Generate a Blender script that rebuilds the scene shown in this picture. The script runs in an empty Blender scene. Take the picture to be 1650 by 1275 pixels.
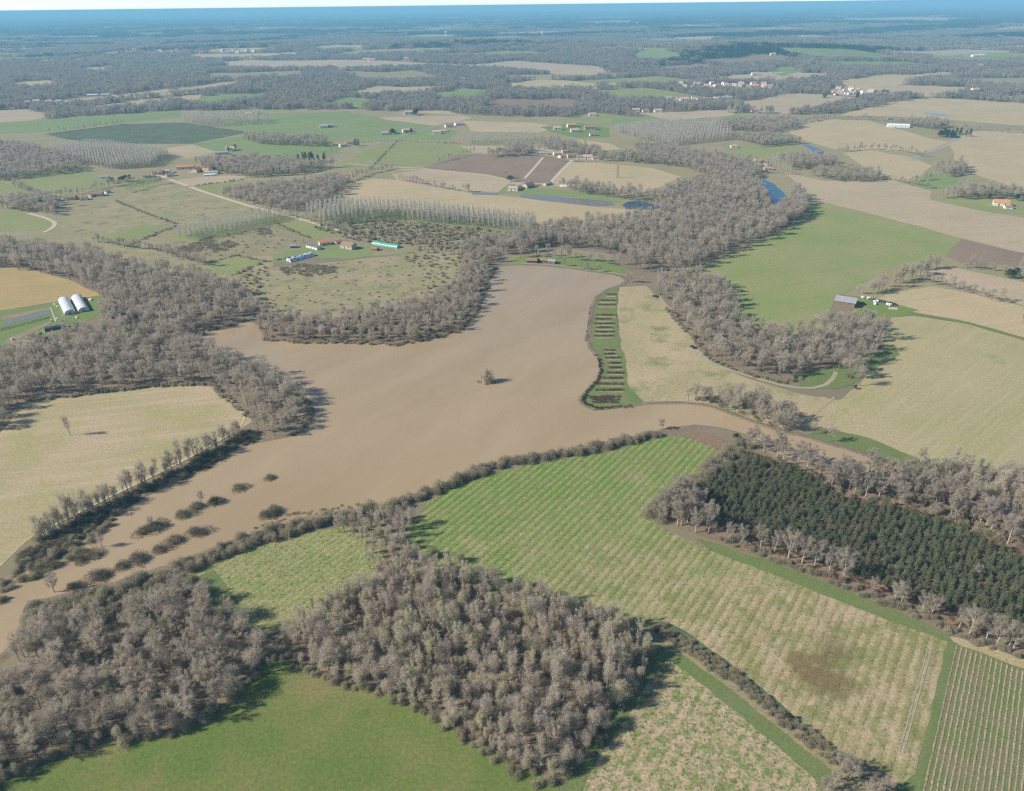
import bpy, math, random
import numpy as np
from mathutils import Vector, Matrix
from mathutils.geometry import delaunay_2d_cdt, tessellate_polygon

R = math.radians
SC = bpy.context.scene
COL = SC.collection
rnd = random.Random(7)

# ------------------------------------------------------------------ camera
CAM_H = 200.0
FPX = 1178.0                       # focal length in pixels of the 1650 x 1275 photograph
PITCH, ROLL = R(28.12), R(0.68)
cR = Vector((1, 0, 0)); cF = Vector((0, math.cos(PITCH), -math.sin(PITCH))); cU = Vector((0, math.sin(PITCH), math.cos(PITCH)))
_c, _s = math.cos(ROLL), math.sin(ROLL)
cR2 = cR * _c - cU * _s
cU2 = cU * _c + cR * _s
cam_data = bpy.data.cameras.new('camera')
cam = bpy.data.objects.new('camera', cam_data)
COL.objects.link(cam)
m = Matrix((cR2, cU2, -cF)).transposed().to_4x4()
m.translation = (0, 0, CAM_H)
cam.matrix_world = m
cam_data.sensor_fit = 'HORIZONTAL'
cam_data.sensor_width = 36.0
cam_data.lens = 36.0 * FPX / 1650.0
cam_data.clip_start = 1.0
cam_data.clip_end = 200000.0
SC.camera = cam

# ------------------------------------------------------------------ sky, sun, exposure
SUN_EL = R(33.0)
SHADOW_AZ = R(9.0)                 # direction in which shadows fall, from +X towards +Y
sun_dir = Vector((-math.cos(SHADOW_AZ) * math.cos(SUN_EL), -math.sin(SHADOW_AZ) * math.cos(SUN_EL), math.sin(SUN_EL)))
world = bpy.data.worlds.new('World')
SC.world = world
world.use_nodes = True
wn = world.node_tree
bg = wn.nodes['Background']
sky = wn.nodes.new('ShaderNodeTexSky')
sky.sky_type = 'NISHITA'
sky.sun_disc = False
sky.sun_elevation = SUN_EL
sky.sun_rotation = math.atan2(sun_dir.x, sun_dir.y)
sky.altitude = 200
sky.air_density = 0.55
sky.dust_density = 0.0
sky.ozone_density = 1.5
wn.links.new(sky.outputs[0], bg.inputs[0])
bg.inputs[1].default_value = 0.098
sd = bpy.data.lights.new('sun', 'SUN')
sd.energy = 4.7
sd.angle = R(0.53)
sd.color = (1.0, 0.93, 0.82)
sun = bpy.data.objects.new('sun', sd)
COL.objects.link(sun)
sun.rotation_euler = sun_dir.to_track_quat('Z', 'Y').to_euler()
sun.location = (-300, -100, 400)
SC.view_settings.view_transform = 'Standard'
SC.view_settings.look = 'None'
SC.view_settings.exposure = 0.60
SC.view_settings.gamma = 1.0
SC.cycles.use_denoising = False
SC.cycles.pixel_filter_type = 'BLACKMAN_HARRIS'
SC.cycles.filter_width = 1.25
SC.cycles.max_bounces = 5
SC.cycles.diffuse_bounces = 2
SC.cycles.glossy_bounces = 2
SC.cycles.transmission_bounces = 3
SC.cycles.volume_bounces = 0
SC.cycles.transparent_max_bounces = 6
HAZE_DENSITY = 1.35e-4
HAZE_COLOR = (0.33, 0.74, 1.0)

# ------------------------------------------------------------------ terrain height and pixel projection
def sstep(a, b, x):
    t = np.clip((x - a) / (b - a), 0, 1)
    return t * t * (3 - 2 * t)

def hgt(x, y):
    x = np.asarray(x, dtype=float); y = np.asarray(y, dtype=float)
    d = np.hypot(x, y)
    ramp = sstep(1750, 3200, d)
    n = (np.sin(x / 410 + 1.3) * np.sin(y / 520 + 0.4) + 0.7 * np.sin(x / 230 - y / 610 + 2.1)
         + 0.5 * np.sin(y / 270 + x / 900 + 0.7) + 0.5 * np.sin(x / 1300 + 2.0) * np.sin(y / 1700))
    ridge = 26 * np.exp(-((x - 950) / 600) ** 2 - ((y - 3300) / 420) ** 2) + 22 * np.exp(-((x + 700) / 900) ** 2 - ((y - 4000) / 400) ** 2)
    fade = 1 - 0.6 * sstep(9000, 20000, d)
    return ramp * np.clip((11 + 7.5 * n) * fade + ridge, 0, None)

def ray(x, y):
    return cF * FPX + cR2 * (x - 825.0) + cU2 * (637.5 - y)

def px(x, y):
    """photo pixel -> the point of the ground seen there"""
    d = ray(x, y)
    dz = min(d.z, -FPX * 0.0035)
    t = -CAM_H / dz
    if math.hypot(d.x, d.y) * t < 1750:
        return Vector((d.x * t, d.y * t, 0.0))
    lo = 1700 / math.hypot(d.x, d.y)
    steps = 260
    prev = lo
    for i in range(1, steps + 1):
        tt = lo * (t / lo) ** (i / steps)
        X, Y = d.x * tt, d.y * tt
        if CAM_H + dz * tt <= float(hgt(X, Y)):
            return Vector((X, Y, float(hgt(X, Y))))
        prev = tt
    return Vector((d.x * t, d.y * t, float(hgt(d.x * t, d.y * t))))

def P2(pts):
    return [px(*p).to_2d() for p in pts]

# ------------------------------------------------------------------ tagging and mesh helpers
def tag(o, label=None, cat=None, group=None, kind=None):
    if label: o['label'] = label
    if cat: o['category'] = cat
    if group: o['group'] = group
    if kind: o['kind'] = kind
    return o

def link(o, parent=None):
    COL.objects.link(o)
    if parent is not None: o.parent = parent
    return o

def new_mesh(name, v, f, mats=(), midx=None, smooth=False):
    me = bpy.data.meshes.new(name)
    me.from_pydata([tuple(p) for p in v], [], f)
    for mt in mats: me.materials.append(mt)
    if midx is not None: me.polygons.foreach_set('material_index', midx)
    if smooth: me.polygons.foreach_set('use_smooth', [True] * len(me.polygons))
    me.update()
    return me

def mobj(name, v, f, mat, parent=None, loc=None, rz=0.0, smooth=False):
    o = bpy.data.objects.new(name, new_mesh(name, v, f, [mat], smooth=smooth))
    if loc is not None: o.location = loc
    o.rotation_euler.z = rz
    return link(o, parent)

def empty(name, loc, rz=0.0):
    o = bpy.data.objects.new(name, None)
    o.empty_display_size = 0.5
    o.location = loc
    o.rotation_euler.z = rz
    return link(o)

class MB:
    def __init__(s): s.v = []; s.f = []
    def add(s, v, f):
        n = len(s.v); s.v += [tuple(p) for p in v]; s.f += [tuple(i + n for i in q) for q in f]
    def box(s, x0, x1, y0, y1, z0, z1):
        s.add([(x0, y0, z0), (x1, y0, z0), (x1, y1, z0), (x0, y1, z0), (x0, y0, z1), (x1, y0, z1), (x1, y1, z1), (x0, y1, z1)],
              [(0, 3, 2, 1), (4, 5, 6, 7), (0, 1, 5, 4), (1, 2, 6, 5), (2, 3, 7, 6), (3, 0, 4, 7)])
    def tube(s, pts, rads, n=4):
        rings = []
        for i, p in enumerate(pts):
            p = Vector(p)
            a = Vector(pts[max(i - 1, 0)]); b = Vector(pts[min(i + 1, len(pts) - 1)])
            t = (b - a).normalized() if (b - a).length > 1e-6 else Vector((0, 0, 1))
            u = t.orthogonal().normalized(); w = t.cross(u)
            rings.append([p + (u * math.cos(2 * math.pi * k / n) + w * math.sin(2 * math.pi * k / n)) * rads[i] for k in range(n)])
        v = [q for r in rings for q in r]
        f = []
        for i in range(len(pts) - 1):
            for k in range(n):
                f.append((i * n + k, i * n + (k + 1) % n, (i + 1) * n + (k + 1) % n, (i + 1) * n + k))
        f.append(tuple(range(n - 1, -1, -1)))
        f.append(tuple((len(pts) - 1) * n + k for k in range(n)))
        s.add(v, f)
    def tri(s, a, b, c):
        n = len(s.v); s.v += [tuple(a), tuple(b), tuple(c)]; s.f.append((n, n + 1, n + 2))
    def obj(s, name, mat, parent=None, loc=None, rz=0.0, smooth=False):
        return mobj(name, s.v, s.f, mat, parent, loc, rz, smooth)
    def mesh(s, name, mats, smooth=False):
        return new_mesh(name, s.v, s.f, mats, smooth=smooth)

# ------------------------------------------------------------------ materials
MATS = {}
class NT:
    def __init__(s, name):
        s.m = bpy.data.materials.new(name); s.m.use_nodes = True
        s.t = s.m.node_tree; s.t.nodes.clear()
        s.out = s.n('ShaderNodeOutputMaterial')
    def n(s, ty, **kw):
        nd = s.t.nodes.new(ty)
        for k, v in kw.items(): setattr(nd, k, v)
        return nd
    def l(s, a, b): s.t.links.new(a, b)
    def noise(s, vec, scale, detail=3.0, rough=0.55):
        nd = s.n('ShaderNodeTexNoise'); nd.inputs['Scale'].default_value = scale
        nd.inputs['Detail'].default_value = detail; nd.inputs['Roughness'].default_value = rough
        s.l(vec, nd.inputs['Vector']); return nd.outputs[0]
    def ramp(s, fac, a, b):
        nd = s.n('ShaderNodeMapRange'); nd.inputs[1].default_value = a; nd.inputs[2].default_value = b
        s.l(fac, nd.inputs[0]); return nd.outputs[0]
    def math(s, op, a, b=None):
        nd = s.n('ShaderNodeMath', operation=op)
        for i, q in enumerate((a, b)):
            if q is None: continue
            if isinstance(q, (int, float)): nd.inputs[i].default_value = q
            else: s.l(q, nd.inputs[i])
        return nd.outputs[0]
    def mix(s, fac, a, b, blend='MIX'):
        nd = s.n('ShaderNodeMix', data_type='RGBA', blend_type=blend)
        if isinstance(fac, (int, float)): nd.inputs[0].default_value = fac
        else: s.l(fac, nd.inputs[0])
        for i, q in ((6, a), (7, b)):
            if isinstance(q, tuple): nd.inputs[i].default_value = (*q, 1)
            else: s.l(q, nd.inputs[i])
        return nd.outputs[2]
    def mapping(s, vec, rot=0.0, scale=(1, 1, 1), loc=(0, 0, 0)):
        a = s.n('ShaderNodeMapping'); a.inputs['Rotation'].default_value = (0, 0, -rot)
        a.inputs['Location'].default_value = loc
        s.l(vec, a.inputs['Vector'])
        b = s.n('ShaderNodeVectorMath', operation='MULTIPLY'); b.inputs[1].default_value = scale
        s.l(a.outputs[0], b.inputs[0]); return b.outputs[0]
    def finish(s, color, rough=0.95, spec=0.1, bump=None, bstr=0.3, bdist=0.2, trans=None):
        p = s.n('ShaderNodeBsdfPrincipled')
        if isinstance(color, tuple): p.inputs['Base Color'].default_value = (*color, 1)
        else: s.l(color, p.inputs['Base Color'])
        p.inputs['Roughness'].default_value = rough
        p.inputs['Specular IOR Level'].default_value = spec
        if bump is not None:
            b = s.n('ShaderNodeBump'); b.inputs['Strength'].default_value = bstr; b.inputs['Distance'].default_value = bdist
            s.l(bump, b.inputs['Height']); s.l(b.outputs[0], p.inputs['Normal'])
        s.l(p.outputs[0], s.out.inputs[0])
        return s.m

def coords(nt):
    return nt.n('ShaderNodeTexCoord').outputs['Object']

def field_mat(key, c1, c2, c3, big=45.0, rot=10.0, streak=(40.0, 2.2), sk=0.5, fine=0.9, fk=0.35, rows=None, patches=None, bdist=0.25):
    """c1/c2: broad patches, c3: mowing or sowing streaks along 'rot', rows=(angle, spacing, colour, strength)"""
    nt = NT(key); v = coords(nt)
    col = nt.mix(nt.ramp(nt.noise(v, 1 / big, 4), 0.36, 0.64), c1, c2)
    sv = nt.mapping(v, R(rot), (1 / streak[0], 1 / streak[1], 1))
    st = nt.ramp(nt.noise(sv, 1.0, 3), 0.45, 0.75)
    col = nt.mix(nt.math('MULTIPLY', st, sk), col, c3)
    if patches:
        pc, psize, lo, hi = patches
        pf = nt.ramp(nt.noise(nt.mapping(v, 0.3, (1, 1, 1), (37, 11, 0)), 1 / psize, 5, 0.62), lo, hi)
        col = nt.mix(pf, col, pc)
    if rows:
        ang, sp, rc, rs = rows
        rv = nt.mapping(v, R(ang), (1, 1, 1))
        sep = nt.n('ShaderNodeSeparateXYZ'); nt.l(rv, sep.inputs[0])
        wob = nt.math('MULTIPLY', nt.noise(v, 0.12, 2), 0.9)
        ph = nt.math('MULTIPLY', nt.math('ADD', sep.outputs[1], wob), 2 * math.pi / sp)
        w = nt.ramp(nt.math('SINE', ph), 0.1, 0.95)
        brk = nt.ramp(nt.noise(v, 0.35, 4, 0.7), 0.36, 0.6)
        col = nt.mix(nt.math('MULTIPLY', nt.math('MULTIPLY', w, brk), rs), col, rc)
    fn = nt.noise(v, 1 / fine, 4, 0.7)
    fm = nt.ramp(fn, 0.25, 0.75)
    val = nt.math('ADD', nt.math('MULTIPLY', fm, 2 * fk), 1 - fk)
    cc = nt.n('ShaderNodeCombineColor')
    for i in range(3): nt.l(val, cc.inputs[i])
    col = nt.mix(1.0, col, cc.outputs[0], 'MULTIPLY')
    MATS[key] = nt.finish(col, bump=fn, bstr=0.55, bdist=bdist)

field_mat('grass', (.115, .168, .04), (.17, .185, .058), (.135, .19, .044), 26, 20, (30, 3), .4, 1.2, .28, patches=((.235, .19, .09), 34, .52, .72))
field_mat('meadow', (.215, .255, .09), (.27, .265, .115), (.175, .24, .07), 60, 25, (80, 5), .45, 2.0, .18)
field_mat('lane', (.125, .175, .058), (.155, .185, .07), (.20, .20, .095), 15, 54, (20, 1.2), .35, .8, .25)
def plantation_mat():
    nt = NT('plantation'); v = coords(nt)
    g0, g1 = px(960, 800), px(1180, 985)                         # lush by the lake, dried out up the slope
    ax = (g1 - g0); ln = ax.length
    sepg = nt.n('ShaderNodeVectorMath', operation='DOT_PRODUCT'); sepg.inputs[1].default_value = tuple(ax / ln)
    nt.l(v, sepg.inputs[0])
    base = nt.math('DIVIDE', nt.math('SUBTRACT', sepg.outputs['Value'], g0.dot(ax) / ln), ln)
    nz = nt.noise(v, 1 / 26, 5, .62)
    dry = nt.ramp(nt.math('ADD', base, nt.math('MULTIPLY', nt.math('SUBTRACT', nz, .5), 2.6)), -.15, 1.05)
    rv = nt.mapping(v, R(54)); sep = nt.n('ShaderNodeSeparateXYZ'); nt.l(rv, sep.inputs[0])
    wob = nt.math('MULTIPLY', nt.noise(v, .12, 2), .9)
    w = nt.ramp(nt.math('SINE', nt.math('MULTIPLY', nt.math('ADD', sep.outputs[1], wob), 2 * math.pi / 3.4)), -.35, .55)
    brk = nt.ramp(nt.noise(v, .3, 4, .7), .34, .58)
    rows = nt.math('MULTIPLY', w, brk)
    green = nt.mix(nt.ramp(nt.noise(v, 1 / 17, 3), .35, .65), (.125, .215, .045), (.17, .215, .065))
    green = nt.mix(nt.math('MULTIPLY', rows, .66), green, (.31, .31, .13))
    straw = nt.mix(nt.ramp(nt.noise(v, 1 / 11, 4), .35, .65), (.44, .345, .22), (.36, .29, .165))
    straw = nt.mix(nt.math('MULTIPLY', nt.ramp(nt.noise(nt.mapping(v, .3, (1, 1, 1), (37, 11, 0)), 1 / 8, 5, .62), .5, .62), .75), straw, (.185, .205, .07))
    straw = nt.mix(nt.math('MULTIPLY', nt.math('SUBTRACT', 1.0, rows), nt.math('ADD', nt.math('MULTIPLY', nt.ramp(nt.noise(v, 1 / 19, 3), .4, .58), .5), .15)), straw, (.155, .185, .055))
    col = nt.mix(dry, green, straw)
    for (qx, qy), rad_, pc, amt in (((1328, 1090), 11.0, (.15, .12, .05), .8), ((1300, 1080), 6.0, (.18, .125, .06), .55), ((1345, 1045), 8.0, (.17, .14, .065), .55)):
        q = px(qx, qy)                                            # a worn, mossy hollow in the grass
        dv = nt.n('ShaderNodeVectorMath', operation='DISTANCE'); dv.inputs[1].default_value = (q.x, q.y, .1)
        nt.l(v, dv.inputs[0])
        edge = nt.math('ADD', dv.outputs['Value'], nt.math('MULTIPLY', nt.math('SUBTRACT', nt.noise(v, .13, 4, .65), .5), rad_ * 2.2))
        f_ = nt.ramp(edge, rad_ * 1.15, rad_ * .45)
        col = nt.mix(nt.math('MULTIPLY', f_, amt), col, pc)
    fn = nt.noise(v, 1.1, 4, .7)
    val = nt.math('ADD', nt.math('MULTIPLY', nt.ramp(fn, .25, .75), .7), .65)
    cc = nt.n('ShaderNodeCombineColor')
    for i in range(3): nt.l(val, cc.inputs[i])
    MATS['plantation'] = nt.finish(nt.mix(1.0, col, cc.outputs[0], 'MULTIPLY'), bump=fn, bstr=.55, bdist=.25)
plantation_mat()
field_mat('tufted_green', (.22, .245, .095), (.28, .265, .12), (.17, .225, .07), 14, -35, (14, 1.8), .5, .8, .42,
          rows=(54, 3.0, (.40, .345, .185), .6), patches=((.155, .21, .06), 4.0, .5, .66))
field_mat('tufted', (.45, .345, .235), (.39, .315, .195), (.22, .235, .09), 18, 54, (12, 2.0), .3, .8, .42,
          rows=(54, 3.4, (.16, .21, .065), .75), patches=((.165, .21, .07), 3.2, .45, .62))
field_mat('vine_grass', (.125, .185, .06), (.19, .18, .095), (.23, .18, .12), 12, 54, (12, 1.0), .4, .7, .35)
field_mat('straw', (.40, .32, .20), (.34, .295, .155), (.47, .385, .265), 40, 13, (70, 5), .6, 1.4, .25, patches=((.34, .30, .145), 30, .5, .66))
field_mat('straw_green', (.41, .325, .205), (.32, .285, .15), (.44, .35, .235), 30, 60, (30, 2.5), .4, 1.0, .33, patches=((.19, .215, .075), 28, .54, .68))
field_mat('tan_right', (.365, .315, .175), (.315, .29, .14), (.42, .355, .22), 60, 40, (70, 2.6), .6, 1.6, .22, patches=((.22, .24, .085), 22, .63, .74))
field_mat('tan', (.43, .34, .205), (.38, .315, .18), (.48, .385, .26), 70, 12, (90, 6), .5, 2.5, .16)
field_mat('tan_orange', (.40, .29, .13), (.34, .27, .115), (.42, .31, .17), 40, 12, (60, 4), .5, 1.6, .2)
field_mat('tan_pink', (.41, .325, .22), (.36, .295, .19), (.45, .365, .26), 80, 5, (120, 8), .5, 3, .15)
field_mat('plough', (.225, .165, .12), (.26, .195, .14), (.19, .14, .10), 50, 48, (80, 2.2), .5, 2.0, .22)
field_mat('rough', (.265, .25, .125), (.35, .28, .18), (.185, .22, .08), 26, 15, (16, 5), .6, 1.3, .4, patches=((.20, .165, .11), 13, .54, .66))
field_mat('field_green', (.205, .25, .10), (.18, .235, .085), (.235, .265, .115), 90, 15, (90, 8), .4, 4, .12)
field_mat('field_olive', (.25, .26, .11), (.215, .24, .095), (.28, .27, .13), 70, 15, (90, 6), .4, 3, .14)
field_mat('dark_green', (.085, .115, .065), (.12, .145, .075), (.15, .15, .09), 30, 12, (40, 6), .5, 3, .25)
field_mat('litter', (.23, .175, .125), (.19, .155, .11), (.16, .16, .085), 14, 0, (9, 6), .4, 1.1, .4)
field_mat('bracken', (.235, .155, .105), (.20, .15, .10), (.29, .22, .14), 10, 30, (9, 4), .4, .8, .4, patches=((.19, .19, .09), 9, .55, .68))
field_mat('scrub_floor', (.29, .25, .15), (.235, .21, .12), (.19, .215, .085), 18, 10, (15, 6), .4, 1.2, .4, patches=((.30, .25, .15), 15, .56, .68))
field_mat('garden_grass', (.155, .215, .06), (.185, .22, .075), (.12, .20, .05), 14, 15, (15, 2), .4, .9, .25)
field_mat('soil', (.27, .20, .145), (.31, .24, .175), (.22, .165, .12), 8, 15, (15, .7), .5, .6, .25)
field_mat('mulch_film', (.16, .175, .19), (.20, .21, .22), (.12, .14, .15), 5, 15, (15, .8), .5, .6, .25)
field_mat('track', (.52, .45, .34), (.46, .40, .30), (.36, .33, .20), 8, 0, (6, 1), .3, .5, .2)
field_mat('worn_track', (.36, .32, .23), (.32, .29, .19), (.24, .24, .12), 8, 0, (6, 1), .4, .6, .25)
field_mat('asphalt', (.33, .31, .285), (.29, .28, .26), (.36, .34, .31), 20, 0, (10, 1), .3, .5, .12)
field_mat('earth_bank', (.17, .16, .07), (.20, .155, .095), (.11, .15, .045), 9, 0, (5, 2), .4, .7, .35)
field_mat('green_bank', (.13, .18, .055), (.17, .195, .075), (.24, .215, .11), 7, 0, (5, 2), .4, .7, .35)
field_mat('fallow_ground', (.31, .255, .155), (.26, .24, .125), (.20, .21, .09), 60, 10, (60, 12), .4, 2.5, .25)

# far ground: woodland floor with fields far off, all in broad bands
nt = NT('ground'); v = coords(nt)
n1 = nt.ramp(nt.noise(v, 1 / 260, 5, .6), .42, .6)
c = nt.mix(n1, (.20, .165, .115), (.235, .205, .125))
n2 = nt.ramp(nt.noise(nt.mapping(v, .3, (1 / 1500, 1 / 420, 1)), 1, 4, .6), .6, .66)
c = nt.mix(nt.math('MULTIPLY', n2, .85), c, (.30, .27, .165))
n3 = nt.ramp(nt.noise(nt.mapping(v, -.2, (1 / 2600, 1 / 900, 1), (5, 3, 0)), 1, 3, .6), .5, .56)
far = nt.n('ShaderNodeVectorMath', operation='LENGTH'); nt.l(v, far.inputs[0])
n3 = nt.math('MULTIPLY', n3, nt.ramp(far.outputs['Value'], 5200, 9000))
c = nt.mix(n3, c, (.035, .06, .04))
fn = nt.noise(v, .25, 5, .7)
MATS['ground'] = nt.finish(c, bump=fn, bstr=.4, bdist=.4)

# muddy flood water, and clear pond water
def water_mat(key, col, col2, rough, size):
    nt = NT(key); v = coords(nt)
    wp = nt.n('ShaderNodeTexNoise'); wp.inputs['Scale'].default_value = 1 / size; wp.inputs['Detail'].default_value = 3
    nt.l(v, wp.inputs['Vector'])
    ad = nt.n('ShaderNodeVectorMath', operation='MULTIPLY_ADD'); ad.inputs[1].default_value = (size * .9, size * .9, 0)
    nt.l(wp.outputs[1], ad.inputs[0]); nt.l(v, ad.inputs[2])
    f = nt.ramp(nt.noise(nt.mapping(ad.outputs[0], .9, (.5, 1.7, 1)), 1 / size, 5, .55), .36, .66)   # silt drawn out by the current
    c = nt.mix(f, col, col2)
    b = nt.noise(nt.mapping(v, .2, (1, 2.2, 1)), .7, 5, .65)
    rg = nt.ramp(nt.noise(nt.mapping(v, -.15, (.012, .05, 1)), 1.0, 4, .6), .35, .65)                # wind-ruffled and calm stretches
    m = nt.finish(c, rough=rough, spec=.5, bump=b, bstr=.08, bdist=.04)
    p = [n for n in nt.t.nodes if n.type == 'BSDF_PRINCIPLED'][0]
    nt.l(nt.math('ADD', nt.math('MULTIPLY', rg, .10), rough), p.inputs['Roughness'])
    MATS[key] = m
water_mat('mud_water', (.345, .255, .143), (.395, .298, .178), .08, 55)
water_mat('pond_water', (.03, .07, .12), (.035, .08, .14), .06, 30)
water_mat('grey_water', (.17, .16, .14), (.19, .175, .15), .08, 30)

def twig_mat(key, cols, var=0.22):
    """colours by individual; slight grain along each crown"""
    nt = NT(key)
    oi = nt.n('ShaderNodeObjectInfo')
    cr = nt.n('ShaderNodeValToRGB')
    el = cr.color_ramp.elements
    while len(el) < len(cols): el.new(0.5)
    for i, cc in enumerate(cols):
        el[i].position = i / max(1, len(cols) - 1); el[i].color = (*cc, 1)
    nt.l(oi.outputs['Random'], cr.inputs[0])
    v = coords(nt)
    g = nt.ramp(nt.noise(v, .9, 2), .3, .7)
    val = nt.math('ADD', nt.math('MULTIPLY', g, 2 * var), 1 - var)
    cc = nt.n('ShaderNodeCombineColor')
    for i in range(3): nt.l(val, cc.inputs[i])
    col = nt.mix(1.0, cr.outputs[0], cc.outputs[0], 'MULTIPLY')
    d = nt.n('ShaderNodeBsdfDiffuse'); nt.l(col, d.inputs[0])
    tr = nt.n('ShaderNodeBsdfTranslucent'); nt.l(col, tr.inputs[0])
    ms = nt.n('ShaderNodeMixShader'); ms.inputs[0].default_value = .45
    nt.l(d.outputs[0], ms.inputs[1]); nt.l(tr.outputs[0], ms.inputs[2])
    nt.l(ms.outputs[0], nt.out.inputs[0])
    MATS[key] = nt.m

twig_mat('twig_grey', [(.576, .501, .399), (.483, .420, .334), (.535, .478, .363), (.619, .542, .436), (.513, .440, .350)])
twig_mat('twig_wood', [(.564, .478, .383), (.597, .529, .402), (.617, .581, .370), (.533, .461, .380), (.598, .526, .424), (.490, .413, .342), (.663, .591, .474), (.564, .474, .401), (.598, .562, .385), (.544, .480, .368)])
twig_mat('twig_pale', [(.49, .42, .335), (.43, .37, .30), (.52, .45, .36)])
twig_mat('twig_poplar', [(.66, .62, .53), (.60, .57, .48), (.69, .64, .55)])
twig_mat('twig_far', [(.418, .366, .297), (.349, .306, .259), (.458, .415, .319), (.379, .331, .276)])
twig_mat('pine_needles', [(.23, .265, .145), (.26, .285, .155), (.20, .245, .14), (.32, .29, .175)], .3)
twig_mat('pinewood_needles', [(.06, .095, .06), (.075, .105, .06), (.055, .085, .06)], .3)
twig_mat('evergreen_leaf', [(.06, .10, .04), (.05, .085, .04), (.075, .11, .04)], .3)
twig_mat('bush_leaf', [(.24, .23, .14), (.20, .205, .12), (.27, .235, .17), (.22, .19, .15)], .3)
twig_mat('hedge_twig', [(.42, .36, .275), (.46, .42, .30), (.38, .345, .23), (.52, .47, .32), (.37, .31, .245)], .25)
twig_mat('bramble_leaf', [(.33, .28, .20), (.37, .30, .22), (.28, .28, .165), (.41, .32, .24)], .3)
twig_mat('low_hedge_leaf', [(.075, .105, .04), (.10, .12, .05), (.16, .15, .085)], .3)
twig_mat('straw_blade', [(.46, .36, .235), (.52, .42, .29), (.40, .33, .19), (.33, .30, .14)], .2)
twig_mat('row_straw_blade', [(.52, .42, .28), (.56, .46, .31), (.47, .39, .25)], .3)
twig_mat('green_blade', [(.16, .21, .06), (.20, .23, .08), (.13, .19, .05)], .2)
twig_mat('brush_twig', [(.15, .10, .07), (.20, .14, .10), (.12, .09, .065)], .3)
twig_mat('red_leaf', [(.24, .135, .085), (.20, .125, .085), (.28, .18, .11)], .3)
twig_mat('pale_reed', [(.55, .48, .36), (.50, .45, .31), (.58, .52, .38), (.46, .40, .30)], .2)

def plain(key, col, rough=.85, spec=.2, nz=(.5, .2)):
    nt = NT(key); v = coords(nt)
    f = nt.noise(v, nz[0], 4, .65)
    val = nt.math('ADD', nt.math('MULTIPLY', nt.ramp(f, .25, .75), 2 * nz[1]), 1 - nz[1])
    cc = nt.n('ShaderNodeCombineColor')
    for i in range(3): nt.l(val, cc.inputs[i])
    MATS[key] = nt.finish(nt.mix(1.0, col, cc.outputs[0], 'MULTIPLY'), rough=rough, spec=spec, bump=f, bstr=.2, bdist=.05)
plain('bark', (.20, .17, .145)); plain('bark_pale', (.42, .385, .335)); plain('bark_stem', (.36, .325, .285)); plain('bark_dark', (.12, .10, .085))
plain('wall_white', (.74, .72, .67)); plain('wall_cream', (.66, .58, .45)); plain('wall_stone', (.50, .44, .35)); plain('wall_timber', (.22, .16, .11))
plain('roof_orange', (.52, .25, .13)); plain('roof_brown', (.30, .195, .145)); plain('roof_pink', (.50, .33, .26)); plain('roof_grey', (.31, .315, .33)); plain('roof_dark', (.15, .155, .165)); plain('roof_white', (.78, .79, .80), .5)
plain('plastic_white', (.66, .70, .72), .35, .5, (.25, .12)); plain('plastic_green', (.12, .40, .29), .4, .5, (.3, .25)); plain('plastic_silver', (.55, .60, .68), .3, .5, (.25, .3)); plain('shade_net', (.085, .115, .12), .8)
plain('dark_glass', (.05, .06, .07), .15, .5); plain('door_wood', (.20, .13, .085)); plain('metal_grey', (.36, .37, .38), .5, .5); plain('black_tarp', (.045, .047, .05), .5, .3)
plain('bale_wrap', (.75, .76, .74), .5); plain('tyre', (.03, .03, .03)); plain('car_paint', (.03, .033, .038), .3, .5); plain('pole_wood', (.23, .19, .15)); plain('red_tarp', (.40, .14, .14)); plain('pallet', (.58, .48, .34))

# ------------------------------------------------------------------ ground sheet to the horizon
NA = 256
rad = [0.0, 60, 120, 180, 260, 360, 480, 620, 780, 960, 1150, 1350, 1550] + [1700 * (60000 / 1700) ** (i / 95) for i in range(96)]
gv = [(0, 0, 0)]; gf = []
for r_ in rad[1:]:
    a = np.arange(NA) * 2 * math.pi / NA
    X, Y = r_ * np.cos(a), r_ * np.sin(a)
    Z = hgt(X, Y)
    gv += list(zip(X.tolist(), Y.tolist(), Z.tolist()))
for k in range(NA): gf.append((0, 1 + k, 1 + (k + 1) % NA))
for i in range(len(rad) - 2):
    b = 1 + i * NA
    for k in range(NA): gf.append((b + k, b + NA + k, b + NA + (k + 1) % NA, b + (k + 1) % NA))
ground = mobj('ground', gv, gf, MATS['ground'])
tag(ground, 'brown woodland ground stretching away to the horizon', 'ground', kind='structure')

# ------------------------------------------------------------------ sheets: fields, floors, tracks, water
def roughen(pts, seed):
    rr = random.Random(seed)
    out = []
    n = len(pts)
    for i in range(n):
        a, b = pts[i], pts[(i + 1) % n]
        L = (b - a).length
        dist = ((a + b) / 2).length
        step = max(4.0, dist / 70)
        k = max(1, min(40, int(L / step)))
        nrm = Vector((-(b - a).y, (b - a).x)).normalized() if L > 1e-6 else Vector((0, 0))
        for j in range(k):
            p = a.lerp(b, j / k)
            amp = 0.0 if j == 0 else min(0.10 * step, 5.0)
            out.append(p + nrm * rr.uniform(-amp, amp))
    return out

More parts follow.
